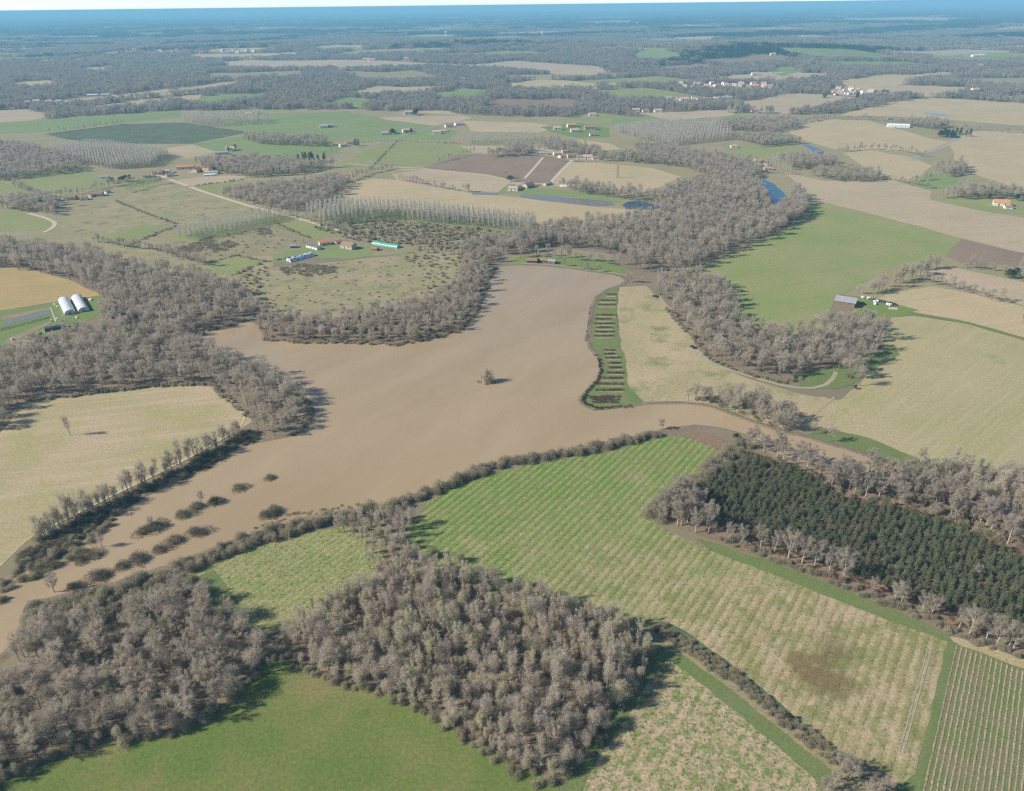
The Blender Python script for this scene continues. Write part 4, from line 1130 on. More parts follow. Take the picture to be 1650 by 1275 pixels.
# lakeside hedge of the south shore
HL = [(290,922),(335,902),(400,872),(480,850),(560,838),(630,822),(660,806),(690,797),(737,776),(783,757),(830,744),(883,736),(950,725),(1017,710),(1060,699)]
pool('hedge_shrub', 'hedge', along(HL[:6], 1.5, 9.0, 25), 25, .8, 1.45, 'twiggy shrub in the hedge between the lower left wood and the lake', 'shrubs of the left lakeside hedge', cat='bush', hlo=.9, hhi=1.3)
pool('hedge_shrub', 'hedge', along(HL[5:], 1.5, 4.5, 26), 26, .8, 1.4, 'twiggy shrub in the hedge between the lake and the green field', 'shrubs of the lakeside hedge', cat='bush')
pool('hedge_shrub', 'reed', along(HL[5:], 3.0, 3.0, 126), 126, .9, 1.5, 'pale straw coloured shrub in the hedge between lake and green field', 'pale shrubs of the lakeside hedge', cat='bush')
pool('hedge_shrub', 'reed', along(HL[:6], 3.5, 8.0, 127), 127, .9, 1.6, 'pale shrub in the hedge above the lower left wood', 'pale shrubs of the left lakeside hedge', cat='bush')
pool('bank_bramble', 'bramble', along(HL[5:], 2.2, 5.0, 27), 27, .5, .8, 'dark bramble at the foot of the lakeside hedge', 'brambles of the lakeside hedge', cat='bush')
pool('bank_bramble', 'bramble', along([(410,850),(450,838),(500,827),(550,818),(610,815)], 1.8, 3.5, 28), 28, .4, .6, 'dark sedge clump in the shallows along the lakeside hedge', 'sedge clumps in the shallows', cat='bush')
# diagonal hedge at the lower right
HD = [(1055,1010),(1085,1028),(1120,1052),(1180,1092),(1240,1140),(1275,1170),(1330,1210),(1365,1240)]
pool('diagonal_shrub', 'hedge', along(HD, .7, 5.0, 29), 29, .42, .70, 'low grey shrub in the diagonal hedge at the lower right', 'shrubs of the diagonal hedge', cat='bush')
pool('diagonal_shrub', 'reed', along(HD, .8, 5.0, 129), 129, .45, .75, 'pale grey shrub in the diagonal hedge at the lower right', 'pale shrubs of the diagonal hedge', cat='bush')
sheet('hedge_ground', 'scrub_floor', [(1050,1005),(1085,1018),(1180,1085),(1275,1160),(1380,1235),(1400,1290),(1340,1262),(1262,1185),(1180,1118),(1092,1056),(1050,1040)], 'floor')
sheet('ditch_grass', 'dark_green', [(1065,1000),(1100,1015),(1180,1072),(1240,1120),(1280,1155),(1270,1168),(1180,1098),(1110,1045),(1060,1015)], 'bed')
for x, y, s in [(1355,1240,.62),(1370,1255,.7),(1330,1280,.6),(1400,1285,.6),(1425,1275,.5),(1345,1262,.45)]:
    p = px(x, y); POOL.setdefault(('corner_tree', 'pale'), []).append((np.array([p.x, p.y, 0, s, .8]), 'pale leafless tree at the lower end of the diagonal hedge', 'pale trees at the lower end of the diagonal hedge', 'tree', True))
pool('diagonal_shrub', 'evergreen', np.array([px(*q).to_2d() for q in [(1380,1242),(1385,1258),(1270,1160),(1295,1180)]]), 30, .22, .34, 'dark green bush in the diagonal hedge at the lower right', 'dark bushes of the diagonal hedge', cat='bush')

# bushes standing in the flood water
FLOODED = [(432,772,.9,'small'),(388,790,1.1,''),(350,808,1.2,''),(342,812,.9,''),(300,828,1.25,''),(318,822,1.2,''),(326,856,1.2,''),(312,861,1.0,''),(230,862,1.1,''),(250,853,1.2,''),(262,848,1.2,''),(280,878,1.3,''),(262,884,1.1,''),(217,905,1.4,''),(200,913,1.0,''),(150,935,1.3,''),(172,927,1.0,''),(120,945,1.0,''),(132,903,1.1,''),(150,893,1.2,''),(436,828,1.2,''),(448,823,1.0,''),(424,833,1.0,''),(65,925,1.0,''),(88,915,1.1,'')]
FN = {0: 'small dark bush alone in the water, farthest of the flooded bushes', 1: 'dark oval bush in the water, second of the left row from the far end'}
for i, (x, y, s, _) in enumerate(FLOODED):
    p = px(x, y)
    plant('flooded_bush', 'bush', p.x, p.y, s * 1.6, .72, FN.get(i, 'dark oval bush standing in the muddy flood water'), 'bush', None if i in FN else 'bushes in the flood water', z=.1)
# single trees
def one(name, key, x, y, s, hf, label, cat='tree', group=None):
    p = px(x, y); return plant(name, key, p.x, p.y, s, hf, label, cat, group, z=p.z)
one('island_willow', 'reed', 784, 617, 2.3, 1.9, 'pale willow clump on the tiny islet in the middle of the lake')
for x, y, s in [(772,616,.8),(796,617,.8),(784,620,.7)]:
    one('island_shrub', 'bramble', x, y, s, 1, 'dark scrub round the willow on the lake islet', 'bush', 'scrub on the lake islet')
one('field_tree', 'bank', 114, 702, .85, 1.0, 'thin lone leafless tree standing in the left straw field')
one('dead_tree', 'pale', 326, 812, .48, 1.1, 'pale dead tree standing in the flood water behind the dark bushes')
one('drowned_tree', 'pale', 245, 850, .42, 1.0, 'leaning pale tree over the flooded bushes')
one('white_willow', 'pale', 88, 955, .72, .9, 'broad silvery tree leaning over the water at the left end')
one('grey_poplar', 'wood', 165, 882, .72, 1.1, 'grey green tree among the flooded bushes near the left bank')
one('round_evergreen', 'evergreen', 1186, 712, .72, .75, 'round dark green bush at the top corner of the green field', 'bush')
one('shore_tree', 'pale', 1065, 692, .55, .85, 'spreading grey tree at the right end of the lakeside hedge')
one('ivy_tree', 'broad', 1310, 700, .62, .9, 'ivy clad tree on the grass by the river, left of the pair')
one('ivy_tree', 'broad', 1336, 712, .68, .9, 'ivy clad tree on the grass by the river, right of the pair')
one('field_edge_tree', 'pale', 1483, 745, .6, 1.0, 'single pale tree at the lower edge of the big tan field')
one('field_edge_tree', 'broad', 1535, 765, .7, .9, 'grey tree with dark crown above the thicket at the right edge')
one('corner_oak', 'broad', 1385, 622, .95, .95, 'large spreading tree at the lower right corner of the curved wood')
one('corner_bush', 'evergreen', 1378, 627, .4, .7, 'dark round bush at the foot of the corner tree', 'bush')
one('round_shrub', 'hedge', 740, 905, 1.1, 1.6, 'large rounded grey shrub on the upper edge of the square wood', 'bush')
one('round_shrub', 'hedge', 700, 897, 1.0, 1.6, 'pale yellowish shrub at the top of the square wood', 'bush')
one('bank_reed', 'reed', 958, 573, 1.0, .9, 'pale reed clump on the lake bank beside the brush strips', 'bush')
one('pine_gap_tree', 'pale', 1573, 930, .5, .9, 'pale leafless tree standing alone among the pines')
one('corner_poplar', 'pale', 1462, 300, .4, 1, 'small tree by the far field corner')
one('farm_oak', 'broad', 815, 288, 1.0, .9, 'round leafless oak above the red roofed farm')
one('farm_evergreen', 'evergreen', 822, 293, 1.3, .7, 'dark evergreen beside the red roofed farm')
one('pond_tree', 'broad', 755, 310, .8, 1.0, 'leafless tree at the left end of the grey pond')

# low hedge on the lake dike and reeds round the point
pool('dike_hedge', 'lowhedge', along([(952,495),(948,527),(944,550)], 1.6, 1.0, 41), 41, .5, .8, 'dark clipped shrub on the lake dike beside the brush strips', 'dike hedge shrubs', cat='bush')
pool('dike_hedge', 'lowhedge', along([(966,578),(969,600),(961,617),(946,632),(939,643),(943,651),(963,659),(1018,655)], 1.0, 1.2, 42), 42, .7, 1.1, 'dark clipped shrub on the lake dike beside the brush strips', 'dike hedge shrubs', cat='bush')
pool('dike_hedge', 'bramble', along([(933,644),(940,655),(962,661),(1018,656)], 1.6, 1.5, 43), 43, .4, .6, 'brown bramble round the point of the lake dike', 'brambles on the dike point', cat='bush')
pool('dam_tree_row', 'pale', along([(900,428),(940,434),(985,441)], 9, 2, 44), 44, .45, .6, 'slim tree in the row on the dam', 'row of slim trees on the dam')
pool('dam_tree_row', 'wood', along([(1008,455),(1040,455)], 4, 3, 45), 45, .6, .8, 'leafless tree at the end of the dam by the straw field', 'trees at the dam end')

# poplar plantations
def poplars(poly, su, sv, rot, seed, lo, hi, label, group):
    w = [(p.x, p.y) for p in P2(poly)]
    pool('poplar_tree', 'poplar', scatter(w, (su, sv), seed, .26, R(rot)), seed, lo, hi, label, group, .95, 1.05)
poplars([(490,350),(540,337),(640,340),(760,353),(868,364),(850,378),(760,368),(640,356),(520,364)], 3.6, 4.8, 100, 51, .8, 1.0, 'pale slender poplar in the long plantation beyond the scrub', 'poplars of the long plantation')
poplars([(280,380),(330,364),(440,348),(468,352),(380,378),(305,389)], 3.6, 4.8, 112, 52, .55, .72, 'pale slender poplar in the small plantation by the road', 'poplars of the small plantation')
poplars([(80,247),(150,237),(275,252),(245,270),(180,274),(115,262)], 3.4, 4.2, 118, 53, .7, .9, 'hazy pale poplar in the far left plantation', 'poplars of the far left plantation')
poplars([(985,212),(1060,202),(1170,205),(1180,226),(1080,236),(1030,226)], 4.2, 5.2, 74, 54, .7, .9, 'pale poplar in the plantation below the village', 'poplars of the plantation below the village')
poplars([(290,196),(340,191),(430,193),(435,200),(320,206)], 9, 8, 82, 55, .9, 1.1, 'tall poplar behind the far green fields', 'poplars behind the far green fields')
poplars([(742,228),(860,222),(872,232),(750,235)], 9, 6, 82, 56, .7, .9, 'poplar in the belt above the ploughed field', 'poplars above the ploughed field')
poplars([(1230,258),(1270,262),(1275,285),(1235,280)], 9, 7, 82, 57, .6, .8, 'poplar by the old river bend', 'poplars by the river bend')
poplars([(1440,772),(1560,775),(1660,800),(1660,815),(1550,790),(1450,782)], 5, 4, 40, 58, .45, .6, 'slender pole-like poplar in the thicket at the right edge', 'slim poplars at the right edge')

# mid-distance woods, hedges and scrub (all small in the picture)
MID = [
 [(-150,240),(0,234),(60,242),(130,264),(140,276),(60,286),(0,292),(-150,296)],
 [(350,318),(420,305),(500,298),(548,290),(566,300),(525,328),(490,345),(430,338),(385,326)],
 [(315,264),(400,259),(470,266),(540,270),(470,284),(400,288),(330,276)],
 [(865,234),(900,234),(962,246),(980,257),(930,254),(885,244)],
 [(958,260),(1010,262),(1100,271),(1130,286),(1180,292),(1225,292),(1225,270),(1170,257),(1090,247),(1000,253)],
 [(1050,340),(1080,312),(1120,292),(1180,292),(1222,300),(1236,330),(1120,332)],
 [(1300,285),(1330,279),(1400,281),(1428,289),(1400,295),(1340,293)],
 [(1505,274),(1545,269),(1562,281),(1520,287)],
 [(1365,477),(1400,470),(1450,453),(1512,425),(1505,440),(1445,462),(1402,480)],
 [(1632,445),(1650,430),(1720,434),(1720,466),(1650,458)],
 [(1640,515),(1660,505),(1690,512),(1680,530),(1650,530)],
 [(1512,320),(1560,309),(1640,312),(1655,320),(1560,323)],
 [(1150,205),(1220,196),(1275,196),(1292,206),(1250,215),(1180,212)],
 [(1020,240),(1090,240),(1098,250),(1030,248)],
 [(385,224),(440,224),(530,230),(522,238),(420,234)],
 [(1250,260),(1300,255),(1350,262),(1340,272),(1270,275)],
 [(1180,225),(1250,222),(1290,232),(1230,238)],
 [(895,300),(960,305),(1000,316),(1060,318),(1095,300),(1110,310),(1070,330),(1000,322),(930,314)],
 [(780,255),(830,240),(870,244),(850,252)],
 [(0,328),(60,322),(95,335),(90,348),(40,342),(0,340)],
 [(120,335),(60,325),(110,330),(130,340)],
 [(1440,200),(1500,196),(1530,205),(1500,210)],
 [(760,395),(850,382),(880,376),(900,372),(880,398),(830,402)],
 [(1250,340),(1272,330),(1292,322),(1298,348),(1270,364),(1240,370)],
]
for i, q in enumerate(MID):
    wood('mid_tree', 'broad', q, 6.2, 60 + i, .6, .95, 'leafless tree in the woods beyond the lake', 'trees beyond the lake', excl=[OX], keep=False)
def hedge(q, step, width, seed, lo=.4, hi=.75, key='broad'):
    pool('mid_tree', key, along(q, step * .6, width, seed), seed, lo, hi, 'leafless tree in a far hedgerow', 'far hedgerow trees', keep=False)
for i, (q, st, wd) in enumerate([([(1350,246),(1400,241),(1450,244),(1490,254)], 7, 5), ([(1255,206),(1330,192),(1405,194),(1450,198)], 6, 10), ([(1500,206),(1560,209),(1650,216),(1800,224)], 8, 8),
        ([(545,297),(600,279),(634,272)], 6, 6), ([(1480,452),(1560,472),(1620,490)], 5, 5), ([(1545,432),(1600,436),(1640,450)], 6, 5), ([(20,300),(75,318),(110,316),(170,302),(260,288)], 7, 5),
        ([(150,390),(200,398),(250,405),(330,430)], 6, 4), ([(1440,292),(1480,300),(1500,305)], 8, 4), ([(1500,290),(1470,293)], 8, 4), ([(640,290),(720,305),(760,310)], 9, 4), ([(200,312),(260,296)], 9, 3),
        ([(400,345),(470,350),(545,375),(570,385)], 14, 3), ([(80,216),(200,200)], 12, 4), ([(440,264),(545,247)], 14, 5), ([(700,264),(765,247)], 14, 4), ([(90,178),(180,184),(290,178)], 8, 12), ([(1020,330),(1075,335)], 12, 4)]):
    hedge(q, st, wd, 100 + i)
for i, (q, st) in enumerate([([(185,324),(230,342),(285,362)], 5), ([(330,426),(380,412),(427,422)], 5), ([(372,446),(427,422),(500,414)], 6), ([(205,397),(285,364)], 6), ([(600,269),(640,227)], 9), ([(440,358),(500,385)], 6), ([(340,207),(400,214),(480,229)], 7), ([(560,231),(640,227),(745,232)], 10), ([(300,302),(390,290)], 7), ([(905,261),(960,262)], 8)]):
    pool('scrub_bush', 'hedge', along(q, st * .6, 2.5, 820 + i), 820 + i, .4, .9, 'low hedge between the small plots beyond the lake', 'plot hedges', keep=False, cat='bush')
# scrubland between poplars and pasture
SCR = [(500,366),(560,358),(640,356),(780,370),(868,382),(845,396),(800,402),(740,404),(660,398),(600,392),(560,385)]
wood('scrub_bush', 'bramble', SCR, 8.0, 130, .5, 1.3, 'dark bramble in the scrub beyond the rough pasture', 'scrub brambles', keep=False, cat='bush')
wood('scrub_bush', 'bush', SCR, 11.0, 131, .6, 1.2, 'bush in the scrub beyond the rough pasture', 'scrub bushes', keep=False, cat='bush')
wood('mid_tree', 'wood', SCR, 13.0, 132, .4, .7, 'small leafless tree in the scrub', 'scrub trees', keep=False)
for q, sd_ in (([(265,405),(300,395),(345,380),(350,395),(300,412)], 133), ([(330,400),(370,388),(385,395),(350,408)], 134), ([(450,432),(490,425),(540,430),(545,440),(500,445),(460,442)], 135), ([(410,372),(430,366),(440,378),(420,380)], 136)):
    wood('scrub_bush', 'bramble', q, 4.0, sd_, .6, 1.2, 'dark bramble patch on the rough pasture', 'pasture brambles', keep=False, cat='bush')
wood('scrub_bush', 'bramble', [(390,450),(480,432),(640,414),(735,412),(738,450),(640,488),(520,508),(430,495)], 11, 137, .15, .75, 'dark bramble patch on the rough pasture', 'pasture brambles', keep=False, cat='bush')
wood('scrub_bush', 'hedge', [(640,412),(700,398),(770,398),(748,440),(735,465),(690,478),(680,440)], 8.0, 138, .4, .9, 'brown shrub at the edge of the rough pasture', 'pasture edge shrubs', keep=False, cat='bush')
wood('scrub_bush', 'hedge', SCR, 7.0, 139, .4, 1.0, 'pale shrub in the scrub beyond the rough pasture', 'scrub shrubs', keep=False, cat='bush')
wood('scrub_bush', 'hedge', [(375,450),(400,440),(440,425),(420,470),(430,500),(400,490)], 6.0, 140, .4, .9, 'brown shrub at the edge of the rough pasture', 'pasture edge shrubs', keep=False, cat='bush')
wood('mid_tree', 'wood', [(650,400),(720,392),(780,398),(760,420),(700,412)], 8.0, 141, .4, .75, 'small leafless tree above the rough pasture', 'trees above the pasture', keep=False)
wood('scrub_bush', 'bramble', [(240,402),(330,375),(440,365),(500,388),(440,408),(330,420)], 12.0, 142, .3, .8, 'bramble on the rough ground by the small poplars', 'brambles by the small poplars', keep=False, cat='bush')
one('pale_blossom_bush', 'reed', 755, 378, 1.6, 1.3, 'pale round blossoming bush in the scrub beyond the pasture', 'bush')
# dark evergreens by farms and hamlets
for i, (q, n, key, s) in enumerate([((205,292), 4, 'evergreen', 1.0), ((188,296), 3, 'evergreen', .8), ((78,335), 4, 'evergreen', 1.1), ((478,262), 3, 'conifer', 1.1), ((500,262), 4, 'conifer', 1.1), ((517,262), 4, 'conifer', 1.0), ((1522,222), 5, 'evergreen', 1.2), ((1535,222), 5, 'evergreen', 1.2), ((1550,219), 5, 'conifer', 1.1),
        ((668,186), 4, 'evergreen', 1.3), ((577,236), 2, 'conifer', .9), ((630,216), 3, 'evergreen', 1.0), ((660,215), 3, 'evergreen', .9), ((937,243), 2, 'evergreen', 1.3), ((955,245), 2, 'evergreen', 1.1), ((1425,153), 6, 'evergreen', 1.2), ((1445,158), 2, 'conifer', 1.2), ((1385,158), 4, 'conifer', 1.1), ((1330,158), 3, 'conifer', 1.1), ((370,243), 2, 'evergreen', .9), ((1640,450), 3, 'evergreen', .9), ((25,520), 0, 'evergreen', 1), ((50,562), 5, 'evergreen', .6), ((100,555), 4, 'evergreen', .6), ((1192,532), 1, 'evergreen', .7), ((1258,556), 2, 'evergreen', .6), ((725,468), 1, 'evergreen', .7), ((620,500), 2, 'evergreen', .6), ((1595,318), 2, 'evergreen', .8), ((1645,326), 3, 'evergreen', .9), ((340,275), 3, 'evergreen', .7)]):
    rr = random.Random(300 + i); c0 = px(*q)
    pts = np.array([(c0.x + rr.gauss(0, 5), c0.y + rr.gauss(0, 6)) for _ in range(n)]) if n else np.zeros((0, 2))
    pool('farm_evergreen_tree', key, pts, 300 + i, s * .8, s * 1.1, 'dark evergreen tree by the farms and hamlets beyond the lake', 'dark evergreens of the farms')

# ------------------------------------------------------------------ buildings
HOUSES = []
def house_meshes(w, l, h, rise, wall, roof, windows=2, chimney=True, over=.35):
    """meshes of a gabled house, ridge along x"""
    x, y = l / 2, w / 2
    W = [(-x, -y, 0), (x, -y, 0), (x, y, 0), (-x, y, 0), (-x, -y, h), (x, -y, h), (x, y, h), (-x, y, h), (-x, 0, h + rise), (x, 0, h + rise)]
    Fc = [(0, 1, 5, 4), (1, 2, 6, 9, 5), (2, 3, 7, 6), (3, 0, 4, 8, 7)]
    me_w = new_mesh('wall', W, Fc, [MATS[wall]])
    k = rise / y; t = .22; xo = x + over; yo = y + over; zo = h - k * over
    r = MB()
    for s in (-1, 1):
        a = [(-xo, s * yo, zo), (xo, s * yo, zo), (xo, 0, h + rise), (-xo, 0, h + rise)]
        b = [(p[0], p[1], p[2] + t) for p in a]
        r.add(a + b, [(0, 1, 2, 3), (7, 6, 5, 4), (0, 4, 5, 1), (1, 5, 6, 2), (3, 2, 6, 7), (0, 3, 7, 4)])
    me_r = r.mesh('roof', [MATS[roof]])
    win = []
    mb = MB(); mb.box(-.5, .5, -.04, .04, 0, 1.2)
    me_win = mb.mesh('window', [MATS['dark_glass']])
    mb = MB(); mb.box(-.55, .55, -.05, .05, 0, 2.1)
    me_door = mb.mesh('door', [MATS['door_wood']])
    mb = MB(); mb.box(-.4, .4, -.35, .35, 0, 1.6); mb.box(-.5, .5, -.45, .45, 1.6, 1.75)
    me_ch = mb.mesh('chimney', [MATS[wall]])
    for s in (-1, 1):
        n = windows + (s > 0)
        for i in range(n):
            win.append((-x + l * (i + 1) / (n + 1) + (.8 if s < 0 and i >= n / 2 else 0), s * (y + .02), h * .38))
    door = (-.3 * x if windows % 2 == 0 else 0.0, -(y + .03), 0.0)
    return dict(wall=me_w, roof=me_r, window=me_win, wins=win, door=me_door, doorloc=door, chimney=me_ch if chimney else None, chloc=(x * .55, y * .3, h + rise * .55), l=l, w=w)

TYPES = {
 'white_tile': house_meshes(8, 12, 3.2, 2.0, 'wall_white', 'roof_pink'),
 'cream_orange': house_meshes(8.5, 13, 3.3, 2.1, 'wall_cream', 'roof_orange'),
 'stone_brown': house_meshes(8, 14, 3.6, 2.3, 'wall_stone', 'roof_brown'),
 'white_brown': house_meshes(7.5, 11, 3.0, 2.0, 'wall_white', 'roof_brown'),
 'two_storey': house_meshes(9, 13, 6.0, 2.4, 'wall_white', 'roof_pink', 3),
 'long_shed': house_meshes(9, 26, 3.6, 1.6, 'wall_white', 'roof_dark', 3, False),
 'white_shed': house_meshes(13, 42, 4.5, 2.0, 'wall_white', 'roof_white', 4, False),
 'small_shed': house_meshes(5, 7, 2.4, 1.0, 'wall_timber', 'roof_grey', 1, False),
 'grey_shed': house_meshes(8, 18, 3.4, 1.5, 'wall_stone', 'roof_grey', 2, False),
 'cabin': house_meshes(6, 9, 2.6, 1.5, 'wall_timber', 'roof_brown', 2, True),
 'long_tile': house_meshes(9, 24, 3.3, 2.0, 'wall_cream', 'roof_orange', 4),
}
def house(ty, x, y, rz, label, group=None, s=1.0, name='house', cat='house'):
    T = TYPES[ty]; p = px(x, y)
    e = empty(name, (p.x, p.y, p.z + (.0 if p.length < 1700 else .8)), R(rz)); e.scale = (s, s, s)
    link(bpy.data.objects.new('wall', T['wall']), e)
    rf = link(bpy.data.objects.new('roof', T['roof']), e)
    if T['chimney']:
        c_ = link(bpy.data.objects.new('chimney', T['chimney']), rf); c_.location = T['chloc']
    d_ = link(bpy.data.objects.new('door', T['door']), e); d_.location = T['doorloc']
    for q in T['wins']:
        w_ = link(bpy.data.objects.new('window', T['window']), e); w_.location = q
    HOUSES.append((p.x, p.y, T['l'] * s))
    return tag(e, label, cat, group)

# farm on the rough pasture
house('long_shed', 506, 400, -38, 'long white walled shed with dark grey roof on the pasture farm', name='farm_shed', cat='shed', s=.62)
house('cream_orange', 524, 394, 25, 'cream farmhouse with orange tile roof behind the long grey shed', s=.85)
house('cream_orange', 544, 392, 55, 'small cream house with orange roof between the farmhouse and the brown barn', s=.55)
house('stone_brown', 562, 400, -28, 'low stone barn with brown tile roof on the pasture farm', name='barn', cat='barn', s=.95)
house('small_shed', 473, 399, 10, 'tiny dark shed left of the pasture farm', name='shed', cat='shed', s=.8)
house('cabin', 604, 403, -20, 'dark low shed beside the green tunnel', name='shed', cat='shed', s=.7)
# lakeside cabins on the dam
house('cabin', 857, 423, -5, 'brown roofed cabin at the head of the lake, leftmost of three', name='cabin', cat='cabin', s=1.0)
house('cabin', 874, 422, -15, 'dark roofed lake cabin, middle one of three', name='cabin', cat='cabin', s=.85)
house('small_shed', 889, 424, -20, 'small grey roofed shed by the lake, rightmost of three', name='cabin', cat='cabin', s=1.0)
# right side
house('cream_orange', 1612, 331, -25, 'white house with tile roof among garden trees at the right edge', s=1.15)
house('white_brown', 1624, 336, -10, 'white annex in front of the house at the right edge', s=.7)
house('white_shed', 1447, 205, -18, 'long white farm building beside the dark wood', name='farm_building', cat='building', s=.85)
house('small_shed', 1464, 203, -18, 'small white roofed shed at the end of the long white farm building', name='shed', cat='shed', s=1.2)
house('small_shed', 1432, 193, 10, 'small pale shed behind the long white farm building', name='shed', cat='shed', s=1.2)
house('stone_brown', 1532, 220, 20, 'stone house hidden among dark evergreens by the lane', s=1.0)
house('two_storey', 1570, 150, 5, 'large white house standing alone under the far wood', s=1.25)
# hamlets
HAM = {
 'left orange roofed hamlet': [('stone_brown', 255, 281, 10, 1.0), ('white_brown', 274, 284, 30, .9), ('white_tile', 268, 279, 15, 1.0), ('long_tile', 300, 272, 12, 1.0), ('cream_orange', 317, 277, 80, 1.1), ('long_tile', 330, 276, -20, .7), ('white_shed', 338, 283, 15, .35), ('grey_shed', 345, 280, -10, .8), ('white_tile', 240, 286, 20, .9)],
 'left stone hamlet': [('stone_brown', 114, 322, 10, .9), ('cream_orange', 127, 320, 15, .7), ('white_brown', 136, 322, 20, .8), ('cream_orange', 149, 317, 70, .7), ('stone_brown', 158, 316, 10, .9), ('white_brown', 174, 311, 60, .6), ('grey_shed', 85, 324, 10, .9), ('grey_shed', 170, 287, 5, .6), ('white_tile', 192, 288, 30, .6)],
 'farms on the green fields': [('cream_orange', 540, 235, 20, 1.0), ('white_tile', 553, 236, 30, 1.0), ('stone_brown', 562, 233, 0, 1.1), ('white_tile', 620, 217, 10, 1.0), ('stone_brown', 632, 215, 0, 1.0), ('white_tile', 655, 213, 20, 1.2), ('white_tile', 522, 206, 15, 1.2), ('grey_shed', 530, 205, 15, 1.0), ('white_tile', 658, 184, 10, 1.4), ('white_tile', 704, 216, 0, 1.2), ('white_brown', 723, 205, 20, 1.2), ('white_tile', 739, 202, 20, 1.2), ('white_tile', 402, 187, 0, 1.3), ('white_brown', 420, 185, 15, 1.2), ('white_tile', 372, 243, 0, 1.2), ('grey_shed', 358, 249, 10, 1.0)],
 'farm by the grey pond': [('white_tile', 827, 307, -10, 1.0), ('cream_orange', 835, 305, 60, .8), ('stone_brown', 851, 302, 50, 1.0), ('white_shed', 912, 301, -20, .35), ('grey_shed', 882, 298, 50, .7)],
 'roadside hamlet above the ploughed field': [('white_shed', 843, 248, 0, .3), ('long_shed', 858, 249, 0, .6), ('grey_shed', 876, 249, -5, .8), ('white_tile', 898, 250, 10, 1.0), ('white_tile', 912, 246, 10, 1.1), ('stone_brown', 922, 254, 10, 1.1), ('white_brown', 935, 256, -5, 1.1), ('white_tile', 947, 256, -5, 1.1), ('white_brown', 960, 257, 0, .9), ('cream_orange', 905, 254, 40, .8)],
 'hamlet below the far wood': [('white_tile', 898, 209, 0, 1.2), ('cream_orange', 921, 205, 10, 1.3), ('white_tile', 926, 213, 5, 1.2), ('stone_brown', 950, 209, 0, 1.4), ('white_brown', 955, 219, 10, 1.0), ('white_tile', 954, 187, 0, 1.2), ('white_tile', 1024, 180, 0, 1.3), ('white_brown', 1040, 181, 0, 1.2), ('white_tile', 1060, 181, 0, 1.3)],
 'red roofed hamlet by the river bend': [('cream_orange', 1222, 262, 20, 1.0), ('stone_brown', 1233, 268, 60, 1.0), ('white_tile', 1218, 277, 10, .9), ('cream_orange', 1237, 274, 0, .8), ('white_tile', 1182, 238, 0, .8)],
 'scattered far farms': [('white_tile', 986, 140, 0, 1.4), ('white_tile', 912, 140, 0, 1.3), ('white_tile', 745, 130, 0, 1.3), ('white_tile', 1102, 164, 0, 1.6), ('white_brown', 1215, 181, 0, 1.2), ('white_tile', 1216, 122, 0, 1.6), ('white_tile', 590, 99, 0, 2.0), ('white_tile', 600, 99, 0, 1.8), ('white_tile', 655, 97, 0, 1.6), ('white_shed', 1575, 92, 5, 1.1), ('white_tile', 1576, 110, 0, 1.8), ('white_tile', 1608, 61, 0, 2.2), ('white_tile', 1245, 90, 0, 1.6), ('white_tile', 45, 168, 0, 1.3), ('white_shed', 150, 155, 5, .6), ('white_shed', 170, 154, 5, .5), ('white_tile', 60, 166, 0, 1.3), ('white_tile', 80, 166, 0, 1.2), ('white_tile', 96, 166, 0, 1.2), ('white_tile', 75, 102, 0, 1.8), ('white_tile', 130, 99, 0, 1.8), ('white_tile', 715, 213, 5, .9)],
}
for g, L in HAM.items():
    for ty, x, y, rz, s in L:
        house(ty, x, y, rz, 'small house of the ' + g if 'farm' not in g else 'small farm building among the ' + g, g, s)
rr = random.Random(77)
for i in range(46):
    x = rr.uniform(1098, 1245); y = 138 + rr.uniform(-3, 4) + (x - 1098) * .02
    house(rr.choice(['white_tile', 'cream_orange', 'white_brown', 'stone_brown', 'two_storey']), x, y, rr.uniform(-40, 40), 'tiny house in the village below the far wooded hills', 'houses of the far village', rr.uniform(.75, 1.05))
for i in range(24):
    x = rr.uniform(1340, 1412); y = 149 + rr.uniform(-5, 6)
    house(rr.choice(['white_tile', 'white_tile', 'cream_orange', 'white_brown', 'two_storey']), x, y, rr.uniform(-40, 40), 'tiny house on the housing estate right of the far village', 'houses of the far estate', rr.uniform(.75, 1.0))
for i in range(14):
    x = rr.uniform(1065, 1180); y = 163 + rr.uniform(-4, 3)
    house(rr.choice(['white_tile', 'white_brown', 'grey_shed']), x, y, rr.uniform(-30, 30), 'tiny building in the trees in front of the far village', 'buildings in front of the far village', rr.uniform(.9, 1.3))
for i in range(40):
    x = 215 + 210 * rr.random(); y = 83.5 + rr.uniform(-2.5, 3)
    house(rr.choice(['white_tile', 'white_tile', 'white_brown', 'two_storey', 'cream_orange']), x, y, rr.uniform(-40, 40), 'tiny house in the far off village at the upper left', 'houses of the upper left village', rr.uniform(.9, 1.4))

